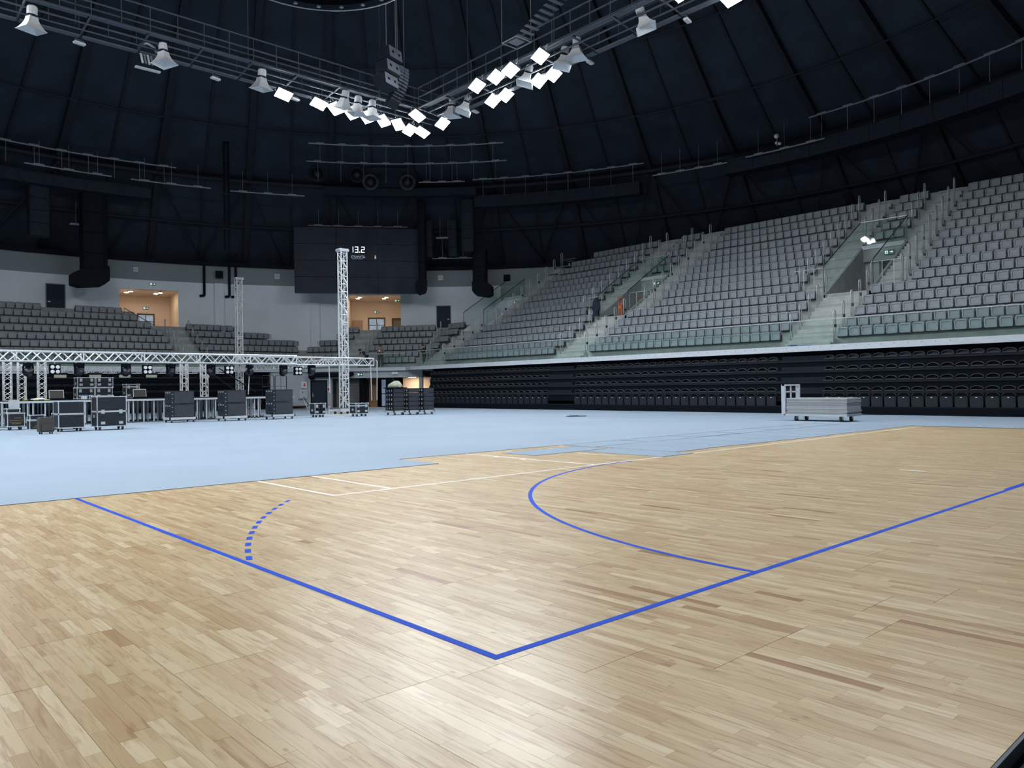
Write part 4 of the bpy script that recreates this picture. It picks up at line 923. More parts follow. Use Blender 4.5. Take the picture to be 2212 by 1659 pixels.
cu = bpy.data.curves.new('lettering', 'FONT'); cu.body = 'STRAMATEL'; cu.size = .26; cu.extrude = .004
tmp = bpy.data.objects.new('tmp', cu); COL.objects.link(tmp); bpy.context.view_layer.update()
tm = bpy.data.meshes.new_from_object(tmp.evaluated_get(bpy.context.evaluated_depsgraph_get())); bpy.data.objects.remove(tmp)
tm.materials.clear(); tm.materials.append(M_LITD); o = put('lettering', tm, vw, (-.46, -.13, 11.9)); o.rotation_euler = (PI/2, 0, 0); o.scale = (.8, 1, 1)
MB().box(-.4, .45, -.13, -.12, 11.80, 11.83).build('underline', M_LITD, vw)
MB().box(1.38, 1.5, -.13, -.12, 11.85, 12.02).build('status_light', mat('status_orange', (.5, .3, .2), .5, emit=(1, .55, .35), estr=.5), vw); MB().box(1.4, 1.48, -.13, -.12, 12.04, 12.12).build('status_light', M_LITD, vw)

# ================================================================ TRUSSES AND STAGE
def truss(name, lab, p0, p1, size, rc, rb, step, grp=None, plates=True):
    p0, p1 = Vector(p0), Vector(p1); d = p1-p0; L = d.length
    t = thing(name, lab, 'truss', p0, 0, grp); q = d.to_track_quat('X', 'Z') if abs(d.z) < .5*L else d.to_track_quat('X', 'Y')
    t.rotation_mode = 'QUATERNION'; t.rotation_quaternion = q; h = size/2
    cs = [(-h, -h), (h, -h), (h, h), (-h, h)]
    for (y, z) in cs: MB().cyl((0, y, z), (L, y, z), rc, 8).build('chord', M_ALU, t)
    n = max(2, int(round(L/step)))
    for s in range(4):
        a_, b_ = cs[s], cs[(s+1) % 4]; m_ = MB()
        for k in range(n):
            u, v = (a_, b_) if (k+s) % 2 else (b_, a_)
            m_.cyl((L*k/n, u[0], u[1]), (L*(k+1)/n, v[0], v[1]), rb, 5, caps=False)
        m_.build('lacing', M_ALU, t)
    k = 0
    for x_ in np.arange(0, L+.01, max(2.0, L/max(1, int(L/2.5)))):
        m_ = MB()
        for s in range(4): a_, b_ = cs[s], cs[(s+1) % 4]; m_.cyl((x_, a_[0], a_[1]), (x_, b_[0], b_[1]), rb*1.2, 5)
        m_.build('end_frame', M_ALU, t)
    return t
FY = 34.95
truss('stage_truss', 'bright aluminium box truss spanning in front over the stage', (-1.2, FY, 2.99), (16.45, FY, 2.99), .42, .035, .026, .40)
truss('stage_truss', 'aluminium box truss passing through the tall lift tower', (13.5, 35.6, 2.97), (21.6, 35.6, 2.97), .40, .033, .024, .40)
truss('stage_truss', 'aluminium side truss running back from the tall lift tower', (19.75, 36.2, 2.97), (19.75, 49.4, 2.95), .36, .03, .016, .32)
truss('stage_truss', 'far aluminium truss along the back of the stage', (-4, 50, 2.83), (19.2, 50, 2.83), .38, .03, .016, .36)
def tower(lab, x, y, H, cases):
    t = thing('lift_tower', lab, 'truss tower', (x, y, .018)); h = .185
    cs = [(-h, -h), (h, -h), (h, h), (-h, h)]
    for (a_, b_) in cs: MB().cyl((a_, b_, .35), (a_, b_, H), .036, 8).build('chord', M_ALU, t)
    n = int((H-.5)/.42)
    for s in range(4):
        a_, b_ = cs[s], cs[(s+1) % 4]; m_ = MB()
        for k in range(n):
            z0, z1 = .4+(H-.5)*k/n, .4+(H-.5)*(k+1)/n
            u, v = (a_, b_) if (k+s) % 2 else (b_, a_)
            m_.cyl((u[0], u[1], z0), (v[0], v[1], z1), .02, 5, caps=False); m_.cyl((a_[0], a_[1], z1), (b_[0], b_[1], z1), .016, 5, caps=False)
        m_.build('lacing', M_ALU, t)
    for z in (2.0, 2.2, H*.55, H*.55+.12):
        m_ = MB()
        for s in range(4): a_, b_ = cs[s], cs[(s+1) % 4]; m_.cyl((a_[0], a_[1], z), (b_[0], b_[1], z), .035, 6)
        m_.build('joint_ring', M_ALU, t)
    MB().box(-.27, .27, -.22, .22, H, H+.16).build('head_block', M_LEDGE, t); MB().cyl((-.22, -.23, H+.08), (-.22, .23, H+.08), .09, 10).cyl((.22, -.23, H+.08), (.22, .23, H+.08), .09, 10).build('pulley', M_ALUM, t)
    MB().box(-.45, .45, -.4, .4, .14, .30).build('base_frame', M_ALUM, t)
    for sx in (-1, 1):
        MB().box(min(sx*.4, sx*1.0), max(sx*.4, sx*1.0), -.06, .06, .18, .27).build('outrigger', M_ALUM, t); MB().cyl((sx*.96, 0, 0), (sx*.96, 0, .5), .025, 6).build('jack_leg', M_ALUM, t); MB().ball((sx*.96, 0, .53), .05, 6, 4).build('jack_handle', M_RED, t)
    for a_ in (-.4, .4): MB().cyl((a_, -.36, .07), (a_, -.30, .07), .07, 8).cyl((a_, .3, .07), (a_, .36, .07), .07, 8).build('caster', M_RUBBER, t)
    MB().cyl((-.30, -.1, 1), (-.30, -.1, H-.5), .018, 5).build('lift_chain', M_ALUM, t); MB().box(-.36, -.24, -.16, -.04, H-.6, H-.5).build('chain_guide', M_STEEL, t)
    return t
tower('tall bright aluminium lift tower standing before the video wall', 19.75, 35.6, 9.15, True)
tower('distant aluminium lift tower rising behind the stage', 19.8, 50.0, 9.2, False)
tag(MB().box(-1.3, 2.0, -.55, .55, 0, .0085).build('base_board', M_BOARD), 'pale plywood sheet under the tall lift tower', 'board').location = (19.3, 35.3, .0095)
for k, (x_, zl, zh) in enumerate([(18.66, 1.22, 2.75), (19.26, 1.2, 2.75), (21.33, .74, 2.78), (21.68, .76, 3.0)]):
    t = thing('hanging_pole', 'plain aluminium pole hanging %s the tall lift tower' % ('left of' if k < 2 else 'right of'), 'pole', (x_, 35.25, zl), 0, 'poles %d' % (k//2)); t.rotation_euler = (0, .02*(1 if k % 2 else -1), 0)
    MB().cyl((0, 0, 0), (0, 0, zh-zl), .03, 8).build('tube', M_ALUM, t); MB().cyl((0, 0, zh-zl), (0, .12, zh-zl+.05), .035, 6).build('hook', M_STEEL, t)
for k, (x_, y_) in enumerate([(3.75, 36.2), (4.35, 36.6), (5.0, 36.0), (11.2, 36.3), (12.3, 36.6)]):
    truss('stage_tower', 'short upright aluminium truss leg standing on the %s part of the stage' % ('left' if k < 3 else 'middle'), (x_, y_, 1.12), (x_, y_, 2.78), .28, .026, .013, .22, 'upright truss legs %d' % (k//3))
# stage decks
dk_top = MB().box(-.99, .99, -.49, .49, .0, .03).mesh('deck_board', M_BLACKP); dk_fr = MB().box(-1, 1, -.5, -.46, -.09, .0).box(-1, 1, .46, .5, -.09, 0).box(-1, -.96, -.46, .46, -.09, 0).box(.96, 1, -.46, .46, -.09, 0).mesh('deck_frame', M_ALUM)
dk_leg = MB().cyl((0, 0, -1.07), (0, 0, -.0), .034, 8).mesh('leg', M_ALUM); dk_foot = MB().cyl((0, 0, -1.08), (0, 0, -1.04), .04, 8).mesh('foot', M_RUBBER)
for r_ in range(4):
    for c in range(8):
        t = thing('stage_deck', 'black-topped aluminium stage deck module, %s row from the front edge' % ['first', 'second', 'third', 'fourth'][r_], 'stage deck', (1.4+2*c, 35.55+1.0*r_, 1.09), 0, 'stage decks row %d' % r_)
        put('deck_board', dk_top, t); put('deck_frame', dk_fr, t)
        for sx in (-.9, .9):
            for sy in (-.4, .4): q = put('leg', dk_leg, t, (sx, sy, 0)); put('foot', dk_foot, q)
        for sx in (-.45, 0, .45): put('leg', dk_leg, t, (sx+.08*r_, -.4+.15*r_, 0))
t = thing('stage_guard_rail', 'black tubular guard rail at the right end of the stage', 'guard rail', (15.2, 36.2, 1.12))
for x0 in (0, .72): MB().tube([(x0, 0, 0), (x0, 0, 1.0), (x0+.05, 0, 1.08), (x0+.6, 0, 1.08), (x0+.65, 0, 1.0), (x0+.65, 0, 0)], .02, 6).build('frame', M_BLACK, t); MB().cyl((x0, 0, .5), (x0+.65, 0, .5), .01, 5).cyl((x0+.33, 0, 0), (x0+.33, 0, 1.08), .01, 5).build('bar', M_BLACK, t)
t = thing('speaker_pole', 'thin white pole leaning above the stage near the third subwoofer', 'pole', (14.3, 35.9, 1.12)); MB().cyl((0, 0, .1), (.08, 0, 1.25), .025, 6).build('tube', M_HORN, t); MB().cyl((0, 0, 0), (0, 0, .1), .04, 6).build('foot', M_BLACK, t)
t = thing('diagonal_brace', 'black diagonal brace tubes crossing above the right half of the stage', 'brace', (12.6, 37.4, 1.12))
MB().cyl((0, 0, 1.5), (1.9, 0, .1), .03, 6).build('tube', M_BLACK, t); MB().cyl((.9, .3, 1.5), (2.9, .3, .2), .03, 6).build('tube', M_BLACK, t)
t = thing('stage_stairs', 'aluminium stair stringer leaning under the right stage deck', 'stairs', (14.0, 36.8, 0)); MB().profx([(-.06, .1), (.06, .1), (.06, .25), (-.06, .25)], -.5, .9).rot(Matrix.Rotation(.5, 4, 'Y')).rot(Matrix.Translation((0, 0, .45))).build('stringer', M_ALUM, t)
for k in range(3): MB().box(-.3+.3*k, 0+.3*k, -.3, .3, .6-.2*k, .63-.2*k).build('tread', M_ALUM, t)
t = thing('tripod_legs', 'folded black tripod legs leaning at the right end of the stage', 'tripod', (17.1, 35.2, .009)); MB().cyl((0, 0, .9), (.7, -.2, 0), .02, 6).build('leg', M_BLACK, t); MB().cyl((0, .1, .9), (.45, .2, 0), .02, 6).build('leg', M_STEEL, t); MB().cyl((0, 0, .85), (0, .05, 1.0), .03, 6).build('hub', M_BLACK, t)

# stage lamps hanging from the front truss
def moving_head(x, z, lab, turn, grp):
    t = thing('stage_spotlight', lab, 'stage light', (x, FY-.05, z), turn, grp)
    MB().box(-.17, .17, -.14, .14, .20, .36).build('base', M_BLACKP, t)
    MB().box(-.2, -.15, -.06, .06, -.1, .22).build('yoke_arm', M_BLACKP, t); MB().box(.15, .2, -.06, .06, -.1, .22).build('yoke_arm', M_BLACKP, t)
    MB().lathe([(.1, -.18), (.16, -.12), (.19, .05), (.16, .2), (.08, .24)], 12).rot(Matrix.Rotation(.9, 4, 'X') @ Matrix.Translation((0, 0, -.05))).build('head', M_BLACK, t)
    MB().lathe([(.14, .2), (.13, .215)], 12).rot(Matrix.Rotation(.9, 4, 'X') @ Matrix.Translation((0, 0, -.05))).build('lens', M_GREY, t)
    for sx in (-.13, .13): MB().cyl((sx, 0, .36), (sx, 0, .44), .04, 8).build('clamp', M_STEEL, t)
def blinder(x, z, lab, grp):
    t = thing('blinder', lab, 'stage light', (x, FY-.05, z), 0, grp)
    MB().box(-.21, .21, -.06, .1, -.22, .22).build('housing', M_BLACKP, t)
    for sx in (-.1, .1):
        for sz in (-.1, .1): MB().lathe([(.078, 0), (.08, .03), (.07, .04)], 12).rot(Matrix.Translation((sx, -.06, sz)) @ Matrix.Rotation(PI/2, 4, 'X')).build('lamp', M_HORN, t)
    MB().cyl((0, 0, .22), (0, 0, .34), .025, 6).build('clamp', M_STEEL, t)
for k, (x_, tr) in enumerate([(4.29, 0), (6.22, .3), (8.13, 0), (10.1, .2), (12.0, -.8), (13.96, .9), (15.78, .1), (16.25, 0)]):
    if k < 7: moving_head(x_, 2.35, 'black moving head lamp hanging under the front stage truss', tr, 'moving heads under the front truss')
for x_ in (5.28, 9.05, 12.9): blinder(x_, 2.44, 'black four-lamp blinder hanging under the front stage truss', 'blinders under the front truss')
t = thing('stage_spotlight', 'black moving head lamp at the right end beside the lift tower', 'stage light', (17.7, 35.5, 2.4), .2)
MB().box(-.17, .17, -.14, .14, .2, .34).build('base', M_BLACKP, t); MB().lathe([(.1, -.22), (.18, -.12), (.2, .05), (.16, .2), (.08, .24)], 12).rot(Matrix.Rotation(.7, 4, 'X')).build('head', M_BLACK, t); MB().lathe([(.15, .2), (.14, .21)], 12).rot(Matrix.Rotation(.7, 4, 'X')).build('lens', M_GREY, t); MB().box(-.2, -.15, -.06, .06, -.1, .2).build('yoke_arm', M_BLACKP, t); MB().box(.15, .2, -.06, .06, -.1, .2).build('yoke_arm', M_BLACKP, t)
FYo = FY; FY = 35.45; blinder(16.85, 2.42, 'black four-lamp blinder beside the lift tower end of the truss', None); FY = FYo
for k, x_ in enumerate((7.0, 8.9, 10.6, 12.2, 15.6)):
    t = thing('wash_panel', 'oblong lamp with pale lens hanging under the far stage truss', 'stage light', (x_+1.6, 49.7, 2.35), 0, 'oblong lamps on the far truss')
    MB().box(-.4, .4, -.1, .1, -.02, .3).build('housing', M_BLACKP, t); MB().box(-.33, .33, -.12, -.1, .0, .18).build('lens', mat('pale_lens', (.42, .45, .36), .4), t)
# speakers, cases -------------------------------------------------------
def caster(mb_parent, x, y, r=.055):
    MB().cyl((x-.025, y, r), (x+.025, y, r), r, 10).build('caster', M_RUBBER, mb_parent); MB().box(x-.04, x+.04, y-.03, y+.05, r, r*2.3).build('caster_fork', M_ALUM, mb_parent)
def dolly(t, w, d, z=.13):
    MB().box(-w/2, w/2, -d/2, -d/2+.05, z, z+.1).box(-w/2, w/2, d/2-.05, d/2, z, z+.1).box(-w/2, -w/2+.05, -d/2, d/2, z, z+.1).box(w/2-.05, w/2, -d/2, d/2, z, z+.1).build('dolly_frame', M_ALUM, t)
    for x_ in (-w/2+.12, w/2-.12):
        for y_ in (-d/2+.1, d/2-.1): caster(t, x_, y_)
def sub_stack(x, y, lab):
    t = thing('subwoofer_stack', lab, 'loudspeaker', (x, y, .009))
    dolly(t, 1.2, .95)
    for k in range(2):
        c = MB().prof([(p[0], p[1]+.24+.6*k) for p in rrect(1.02, .585, .02, 1)], -.4, .4).build('cabinet', M_SPK, t)
        MB().box(-.36, .49, -.415, -.4, .27+.6*k, .79+.6*k).build('grille', mat('sub_grille', (.036, .042, .054), .7), c)
        for j in range(3): MB().box(-.47, -.43, -.41, -.4, .3+.6*k+.18*j, .33+.6*k+.18*j).box(-.52, -.51, -.3+.25*j, -.2+.25*j, .72+.6*k, .78+.6*k).build('fitting', M_STEEL, c)
        MB().box(-.525, -.51, -.15, .15, .45+.6*k, .58+.6*k).build('handle', M_BLACK, c)
    return t
sub_stack(9.95, 33.35, 'black subwoofer stack on a dolly, first one right of the big flight case')
sub_stack(12.05, 32.55, 'black subwoofer stack on a dolly, middle one before the stage')
sub_stack(14.35, 32.45, 'black subwoofer stack on a dolly at the right end of the stage front')
def flight_case(lab, x, y, z, w, d, h, split=None, wheels=True, latches=True, m=None, rz=0.0, logo=None, open_front=False):
    t = thing('flight_case', lab, 'flight case', (x, y, z), rz); z0 = .13 if wheels else 0.0; H = z0+h; e = .028
    m = m or M_CASE
    MB().box(-w/2+.006, w/2-.006, -d/2+.006, d/2-.006, z0+.006, H-.006).build('body', m, t)
    b = MB()
    for sx in (-1, 1):
        for sy in (-1, 1): b.box(min(sx*w/2, sx*(w/2-e)), max(sx*w/2, sx*(w/2-e)), min(sy*d/2, sy*(d/2-e)), max(sy*d/2, sy*(d/2-e)), z0, H)
    zs = [z0, H-e]+([z0+split*h-e, z0+split*h+.002] if split else [])
    for zz in zs: b.box(-w/2, w/2, -d/2, -d/2+e, zz, zz+e).box(-w/2, w/2, d/2-e, d/2, zz, zz+e).box(-w/2, -w/2+e, -d/2, d/2, zz, zz+e).box(w/2-e, w/2, -d/2, d/2, zz, zz+e)
    b.build('edge_frame', M_ALUM, t)
    cm = MB()
    for sx in (-1, 1):
        for sy in (-1, 1):
            for zz in (z0+.02, H-.02): cm.ball((sx*(w/2-.01), sy*(d/2-.01), zz), .035, 6, 4)
    cm.build('corner_caps', M_ALUM, t)
    if latches:
        zl = z0+(split or .75)*h
        for sx in (-.3, .3): MB().box(sx*w-.055, sx*w+.055, -d/2-.012, -d/2, zl-.08, zl+.07).build('latch', M_STEEL, t)
        for sx in (-.3, .3): MB().box(sx*w-.07, sx*w+.07, -d/2-.01, -d/2, z0+.09, z0+.19).build('handle', M_STEEL, t)
        MB().box(-w/2-.01, -w/2, -.08, .08, z0+h*.3, z0+h*.3+.1).build('handle', M_STEEL, t)
    if logo:
        for j, (l0, l1, zz) in enumerate(logo): MB().box(l0*w, l1*w, -d/2-.004, -d/2+.004, z0+zz*h, z0+zz*h+.022).build('stencil', mat('stencil_tan', (.22, .16, .08), .7), t)
    if open_front:
        for j in range(3): MB().box(-w*.38, w*.38, -d/2-.008, -d/2, z0+h*(.18+.25*j), z0+h*(.36+.25*j)).build('amplifier', M_BLACKP, t); MB().box(-w*.33, w*.33, -d/2-.012, -d/2-.008, z0+h*(.3+.25*j), z0+h*(.31+.25*j)).build('amplifier_trim', M_GREY, t)
    if wheels:
        for sx in (-1, 1):
            for sy in (-1, 1): caster(t, sx*(w/2-.12), sy*(d/2-.12), .06)
    return t
G = .009
flight_case('tall black two-part flight case with butterfly latches before the stage', 5.75, 28.6, G, 1.02, .75, 1.12, .5)
flight_case('plain black two-part flight case left of the taller latched case', 4.45, 28.75, G, .85, .75, .97, .52, latches=False)
flight_case('low rack case with brown stencil lettering at the left edge', 3.32, 32.1, G, .58, .55, .52, logo=[(-.35, .35, .3), (-.4, .4, .45), (-.1, .3, .62), (-.25, .3, .2)], latches=False)
flight_case('small black case on top of the stencilled rack case', 3.25, 32.15, G+.66, .45, .45, .17, wheels=False, latches=False)
flight_case('tall black case with side handles at the left picture edge', 2.62, 32.6, G, .62, .6, .95, .5)
flight_case('low dark case behind the brown suitcase', 3.98, 31.6, G, .62, .5, .36, wheels=False, latches=False, logo=[(-.3, .3, .25), (-.2, .3, .4)])
flight_case('dark padded trunk on top of the low dark case', 3.95, 31.65, G+.37, .5, .4, .2, wheels=False, latches=False, m=M_NAVY)
flight_case('low aluminium-edged case with jackets on it behind the plain flight case', 4.75, 30.6, G, .85, .55, .5, wheels=True)
flight_case('amplifier rack case left of the tall lift tower', 16.55, 32.7, G, .62, .55, .58, open_front=True, latches=True, split=None)
flight_case('small black flight case right of the tall lift tower', 18.35, 31.7, G, .75, .62, .55, .75)
DZ = 1.123
flight_case('black flight case on stage, lower left of the stack of four', 6.95, 37.2, DZ, .75, .6, .52, wheels=False)
flight_case('black flight case on stage, lower right of the stack of four', 7.72, 37.2, DZ, .75, .6, .52, wheels=False)
flight_case('black flight case on stage, upper left of the stack of four', 6.98, 37.2, DZ+.525, .75, .6, .48, wheels=False)
flight_case('black flight case on stage, upper right of the stack of four', 7.75, 37.2, DZ+.525, .75, .6, .48, wheels=False)
flight_case('single black flight case standing on the stage right of the stack', 8.95, 37.0, DZ, .62, .55, .68, .8, wheels=False)
flight_case('low dark mixer case lying on the stage behind the tall latched case', 7.2, 35.5, DZ, 1.0, .4, .16, wheels=False, latches=False)
def lid_screen(x, lab):
    t = thing('monitor_case', lab, 'monitor', (x, 35.6, DZ))
    MB().box(-.28, .28, -.2, .2, 0, .06).build('base', M_BLACKP, t)
    p = MB().box(-.28, .28, -.015, .015, .0, .36).rot(Matrix.Translation((0, .1, .06)) @ Matrix.Rotation(-.15, 4, 'X')).build('lid', M_CASEB, t)
    MB().box(-.29, .29, -.02, .02, .34, .37).box(-.29, -.27, -.02, .02, 0, .37).box(.27, .29, -.02, .02, 0, .37).rot(Matrix.Translation((0, .1, .06)) @ Matrix.Rotation(-.15, 4, 'X')).build('lid_edge', M_ALUM, t)
lid_screen(5.5, 'open lidded monitor case on the stage left of the stack of four'); lid_screen(8.95, 'open lidded monitor case on the stage front right of the stack')
t = thing('equipment_case', 'silver hard briefcase standing on the small black case', 'briefcase', (3.3, 32.1, G+.835)); MB().prof(rrect(.36, .32, .03, 2), -.05, .05).build('shell', M_ALUM, t); MB().tube([(-.06, 0, .32), (-.06, 0, .36), (.06, 0, .36), (.06, 0, .32)], .01, 5).build('handle', M_BLACK, t)
t = thing('suitcase', 'brown and black trolley suitcase standing before the plain flight case', 'suitcase', (3.42, 27.3, G), .15)
MB().prof([(p[0], p[1]+.07) for p in rrect(.46, .5, .06, 3)], -.14, .14).build('shell', M_CASEB, t); MB().prof([(p[0]*1.02, p[1]*1.01+.068) for p in rrect(.46, .5, .06, 3)], -.02, .02).build('zip_band', mat('tan_band', (.16, .13, .09), .7), t)
MB().prof([(p[0]*.8, p[1]*.45+.12) for p in rrect(.46, .5, .06, 2)], -.17, -.14).build('pocket', M_CASEB, t); MB().tube([(-.1, 0, .57), (-.1, 0, .6), (.1, 0, .6), (.1, 0, .57)], .012, 5).build('handle', M_BLACK, t)
for x_ in (-.16, .16):
    for y_ in (-.09, .09): MB().cyl((x_-.015, y_, .035), (x_+.015, y_, .035), .035, 8).build('wheel', M_RUBBER, t)
def cloth_heap(name, lab, cat, loc, r, m, sz):
    b = MB(); b.ball((0, 0, 0), r, 14, 9, sz); b.v = [(v[0]*(1+.18*math.sin(9*v[1]+3*v[0])), v[1]*(1+.15*math.sin(11*v[0])), max(0, v[2]+.12*r*math.sin(13*v[0]+7*v[1]))) for v in b.v]
    o = b.build(name, m, None, True); o.location = loc; tag(o, lab, cat); return o
cloth_heap('jacket', 'crumpled blue jacket lying on the low case beside the flight case', 'jacket', (4.5, 30.55, G+.64), .2, M_BLUEC, (1.2, .8, .8))
cloth_heap('jacket', 'crumpled red jacket lying on the blue one', 'jacket', (4.8, 30.55, G+.64), .22, M_RED, (1, .7, .9))
cloth_heap('cable_bundle', 'pale tangled cable bundle on the stage front edge', 'cable', (4.72, 35.45, DZ), .16, M_HORN, (2, .8, .6))
t = thing('paint_tub', 'white tub with blue lid on the stage front edge', 'tub', (6.5, 35.3, DZ)); MB().lathe([(.12, 0), (.14, .16)], 12).build('tub', M_HORN, t); MB().lathe([(.15, .16), (.15, .2)], 12).build('lid', M_BLUEC, t)
t = thing('hazard_tape', 'yellow and black hazard strip along the left stage edge', 'tape', (4.4, 35.12, DZ)); MB().box(-.8, .8, -.05, .05, 0, .03).build('strip', M_BLACK, t)
for k in range(4): MB().box(-.7+.4*k, -.5+.4*k, -.052, .052, .0, .034).build('stripe', M_YEL, t)
# line array cabinets on dollies
for s, nm in enumerate(('first', 'second', 'third')):
    x_, y_ = 20.4+.72*s, 31.5-.35*s
    t = thing('array_dolly', 'low metal dolly under the %s stack of black array cabinets' % nm, 'dolly', (x_, y_, G)); dolly(t, .69, .85)
    for k in range(5):
        c = thing('array_cabinet', 'black line array cabinet in the %s dolly stack' % nm, 'loudspeaker', (x_, y_, G+.235+.235*k), 0, 'array cabinets %s stack' % nm)
        MB().box(-.33, .33, -.38, .38, .003, .228).build('body', M_SPK, c); MB().box(-.345, -.33, -.34, .34, .02, .21).build('rear_panel', M_BLACKP, c)
        for j in range(3): MB().box(-.36, -.345, -.28+.22*j, -.2+.22*j, .06, .17).build('fitting', M_GREY, c)
        MB().box(-.3, .3, -.39, -.38, .02, .21).build('grille', mat('sub_grille', (.036, .042, .054), .7), c)
cloth_heap('tarpaulin', 'crumpled pale green tarpaulin thrown over the first array stack', 'tarpaulin', (20.4, 31.4, G+.235+1.175+.04), .34, M_TARP, (1.25, 1.0, 1.0))
tag(MB().box(-.5, .5, -.4, .4, 0, .04).build('cover_board', M_BLACKP), 'thin dark board under the tarpaulin on the first array stack', 'board').location = (20.4, 31.45, G+.235+1.175)

# ================================================================ PANEL CART
t = thing('panel_cart', 'pale grey metal cart with end frame carrying stacked floor panels', 'cart', (23.72, 10.0, G))
MB().box(0, 1.15, -1.12, 1.2, .19, .25).build('platform', M_LEDGE, t)
for x_ in (0, 1.07): MB().box(x_, x_+.08, 1.14, 1.28, .2, 1.33).build('post', M_LEDGE, t)
MB().box(0, 1.15, 1.16, 1.26, 1.27, 1.33).build('top_bar', M_LEDGE, t); MB().box(.55, .6, 1.19, 1.23, .25, 1.27).build('mullion', M_LEDGE, t); MB().box(.08, 1.07, 1.19, 1.23, 1.03, 1.08).build('cross_bar', M_LEDGE, t)
for x_ in (.18, .95):
    for y_ in (-.85, .8):
        MB().cyl((x_, y_-.035, .095), (x_, y_+.035, .095), .095, 14).build('wheel', M_RUBBER, t); MB().box(x_-.05, x_+.05, y_-.05, y_-.038, .07, .2).box(x_-.05, x_+.05, y_+.038, y_+.05, .07, .2).box(x_-.05, x_+.05, y_-.05, y_+.05, .175, .19).build('wheel_fork', M_ALUM, t); MB().cyl((x_, y_-.04, .095), (x_, y_+.04, .095), .035, 8).build('hub', M_HORN, t)
z_ = G+.252
M_SH = [mat('sheet_a', (.42, .44, .46), .7, var=.06), mat('sheet_b', (.33, .35, .37), .7, var=.06), mat('sheet_c', (.50, .51, .51), .7, var=.06)]
for k in range(26):
    h = .0222; j1, j2 = random.uniform(-.015, .015), random.uniform(-.05, .05)
    b = MB().box(-.55, .55, -1.12, 1.1, 0, h-.002)
    o = b.build('floor_panel', M_SH[random.choice([0, 0, 1, 1, 2]) if k < 25 else 2]); o.location = (24.3+j1, 10.0+(j2 if k < 8 else j2*.4), z_)
    tag(o, 'thin grey floor panel in the stack on the metal cart' if k < 25 else 'topmost pale floor panel of the stack on the cart', 'floor panel', 'panels stacked on the cart' if k < 25 else None); z_ += h

# ================================================================ THINGS ON THE TRIBUNE
t = thing('jacket', 'dark navy jacket hanging from a steel hoop by the middle doorway', 'jacket', (35.2, 30.25, T[5]+.1), -PI/2)
MB().prof([(-.2, 0), (.2, 0), (.22, .5), (.2, .95), (.1, 1.12), (-.1, 1.12), (-.2, .95), (-.23, .5)], -.12, .06).build('body', M_NAVY, t); MB().cyl((-.2, -.02, .95), (-.27, -.05, .4), .07, 7).cyl((.2, -.02, .95), (.27, -.05, .4), .07, 7).build('sleeve', M_NAVY, t); MB().ball((0, 0, 1.12), .14, 9, 6, (1, .7, .7)).build('hood', M_NAVY, t)
cloth_heap('bag', 'dark bag lying on the landing beside the hanging jacket', 'bag', (36.15, 29.75, T[5]), .26, M_NAVY, (1, 1.4, .8))
for k, (y_, lab) in enumerate(((29.1, 'orange folding trestle on the landing of the middle doorway'), (28.3, 'second orange trestle deeper in the middle doorway'))):
    t = thing('orange_trestle', lab, 'trestle', (36.2+.9*k, y_, T[5]), -PI/2)
    MB().cyl((-.1, 0, 0), (-.1, 0, .9), .05, 8).cyl((.1, 0, 0), (.1, 0, .9), .05, 8).build('leg', M_ORANGE, t)
    MB().tube([(-.1, 0, .9), (-.22, 0, 1.3), (.22, 0, 1.3), (.1, 0, .9)], .035, 6, True).build('top_fork', M_ORANGE, t); MB().box(-.14, .14, -.05, .05, .55, .75).build('plate', M_ORANGE, t)
tag(MB().box(-.5, .5, -.06, .06, 0, .05).box(.2, .6, -.05, .1, .05, .08).build('blue_bar', M_BLUEC), 'blue bar lying on the lowest step of the right stairs', 'bar').location = (30.95, 14.2, 3.05)
bpy.data.objects['blue_bar'].rotation_euler = (0, 0, PI/2)

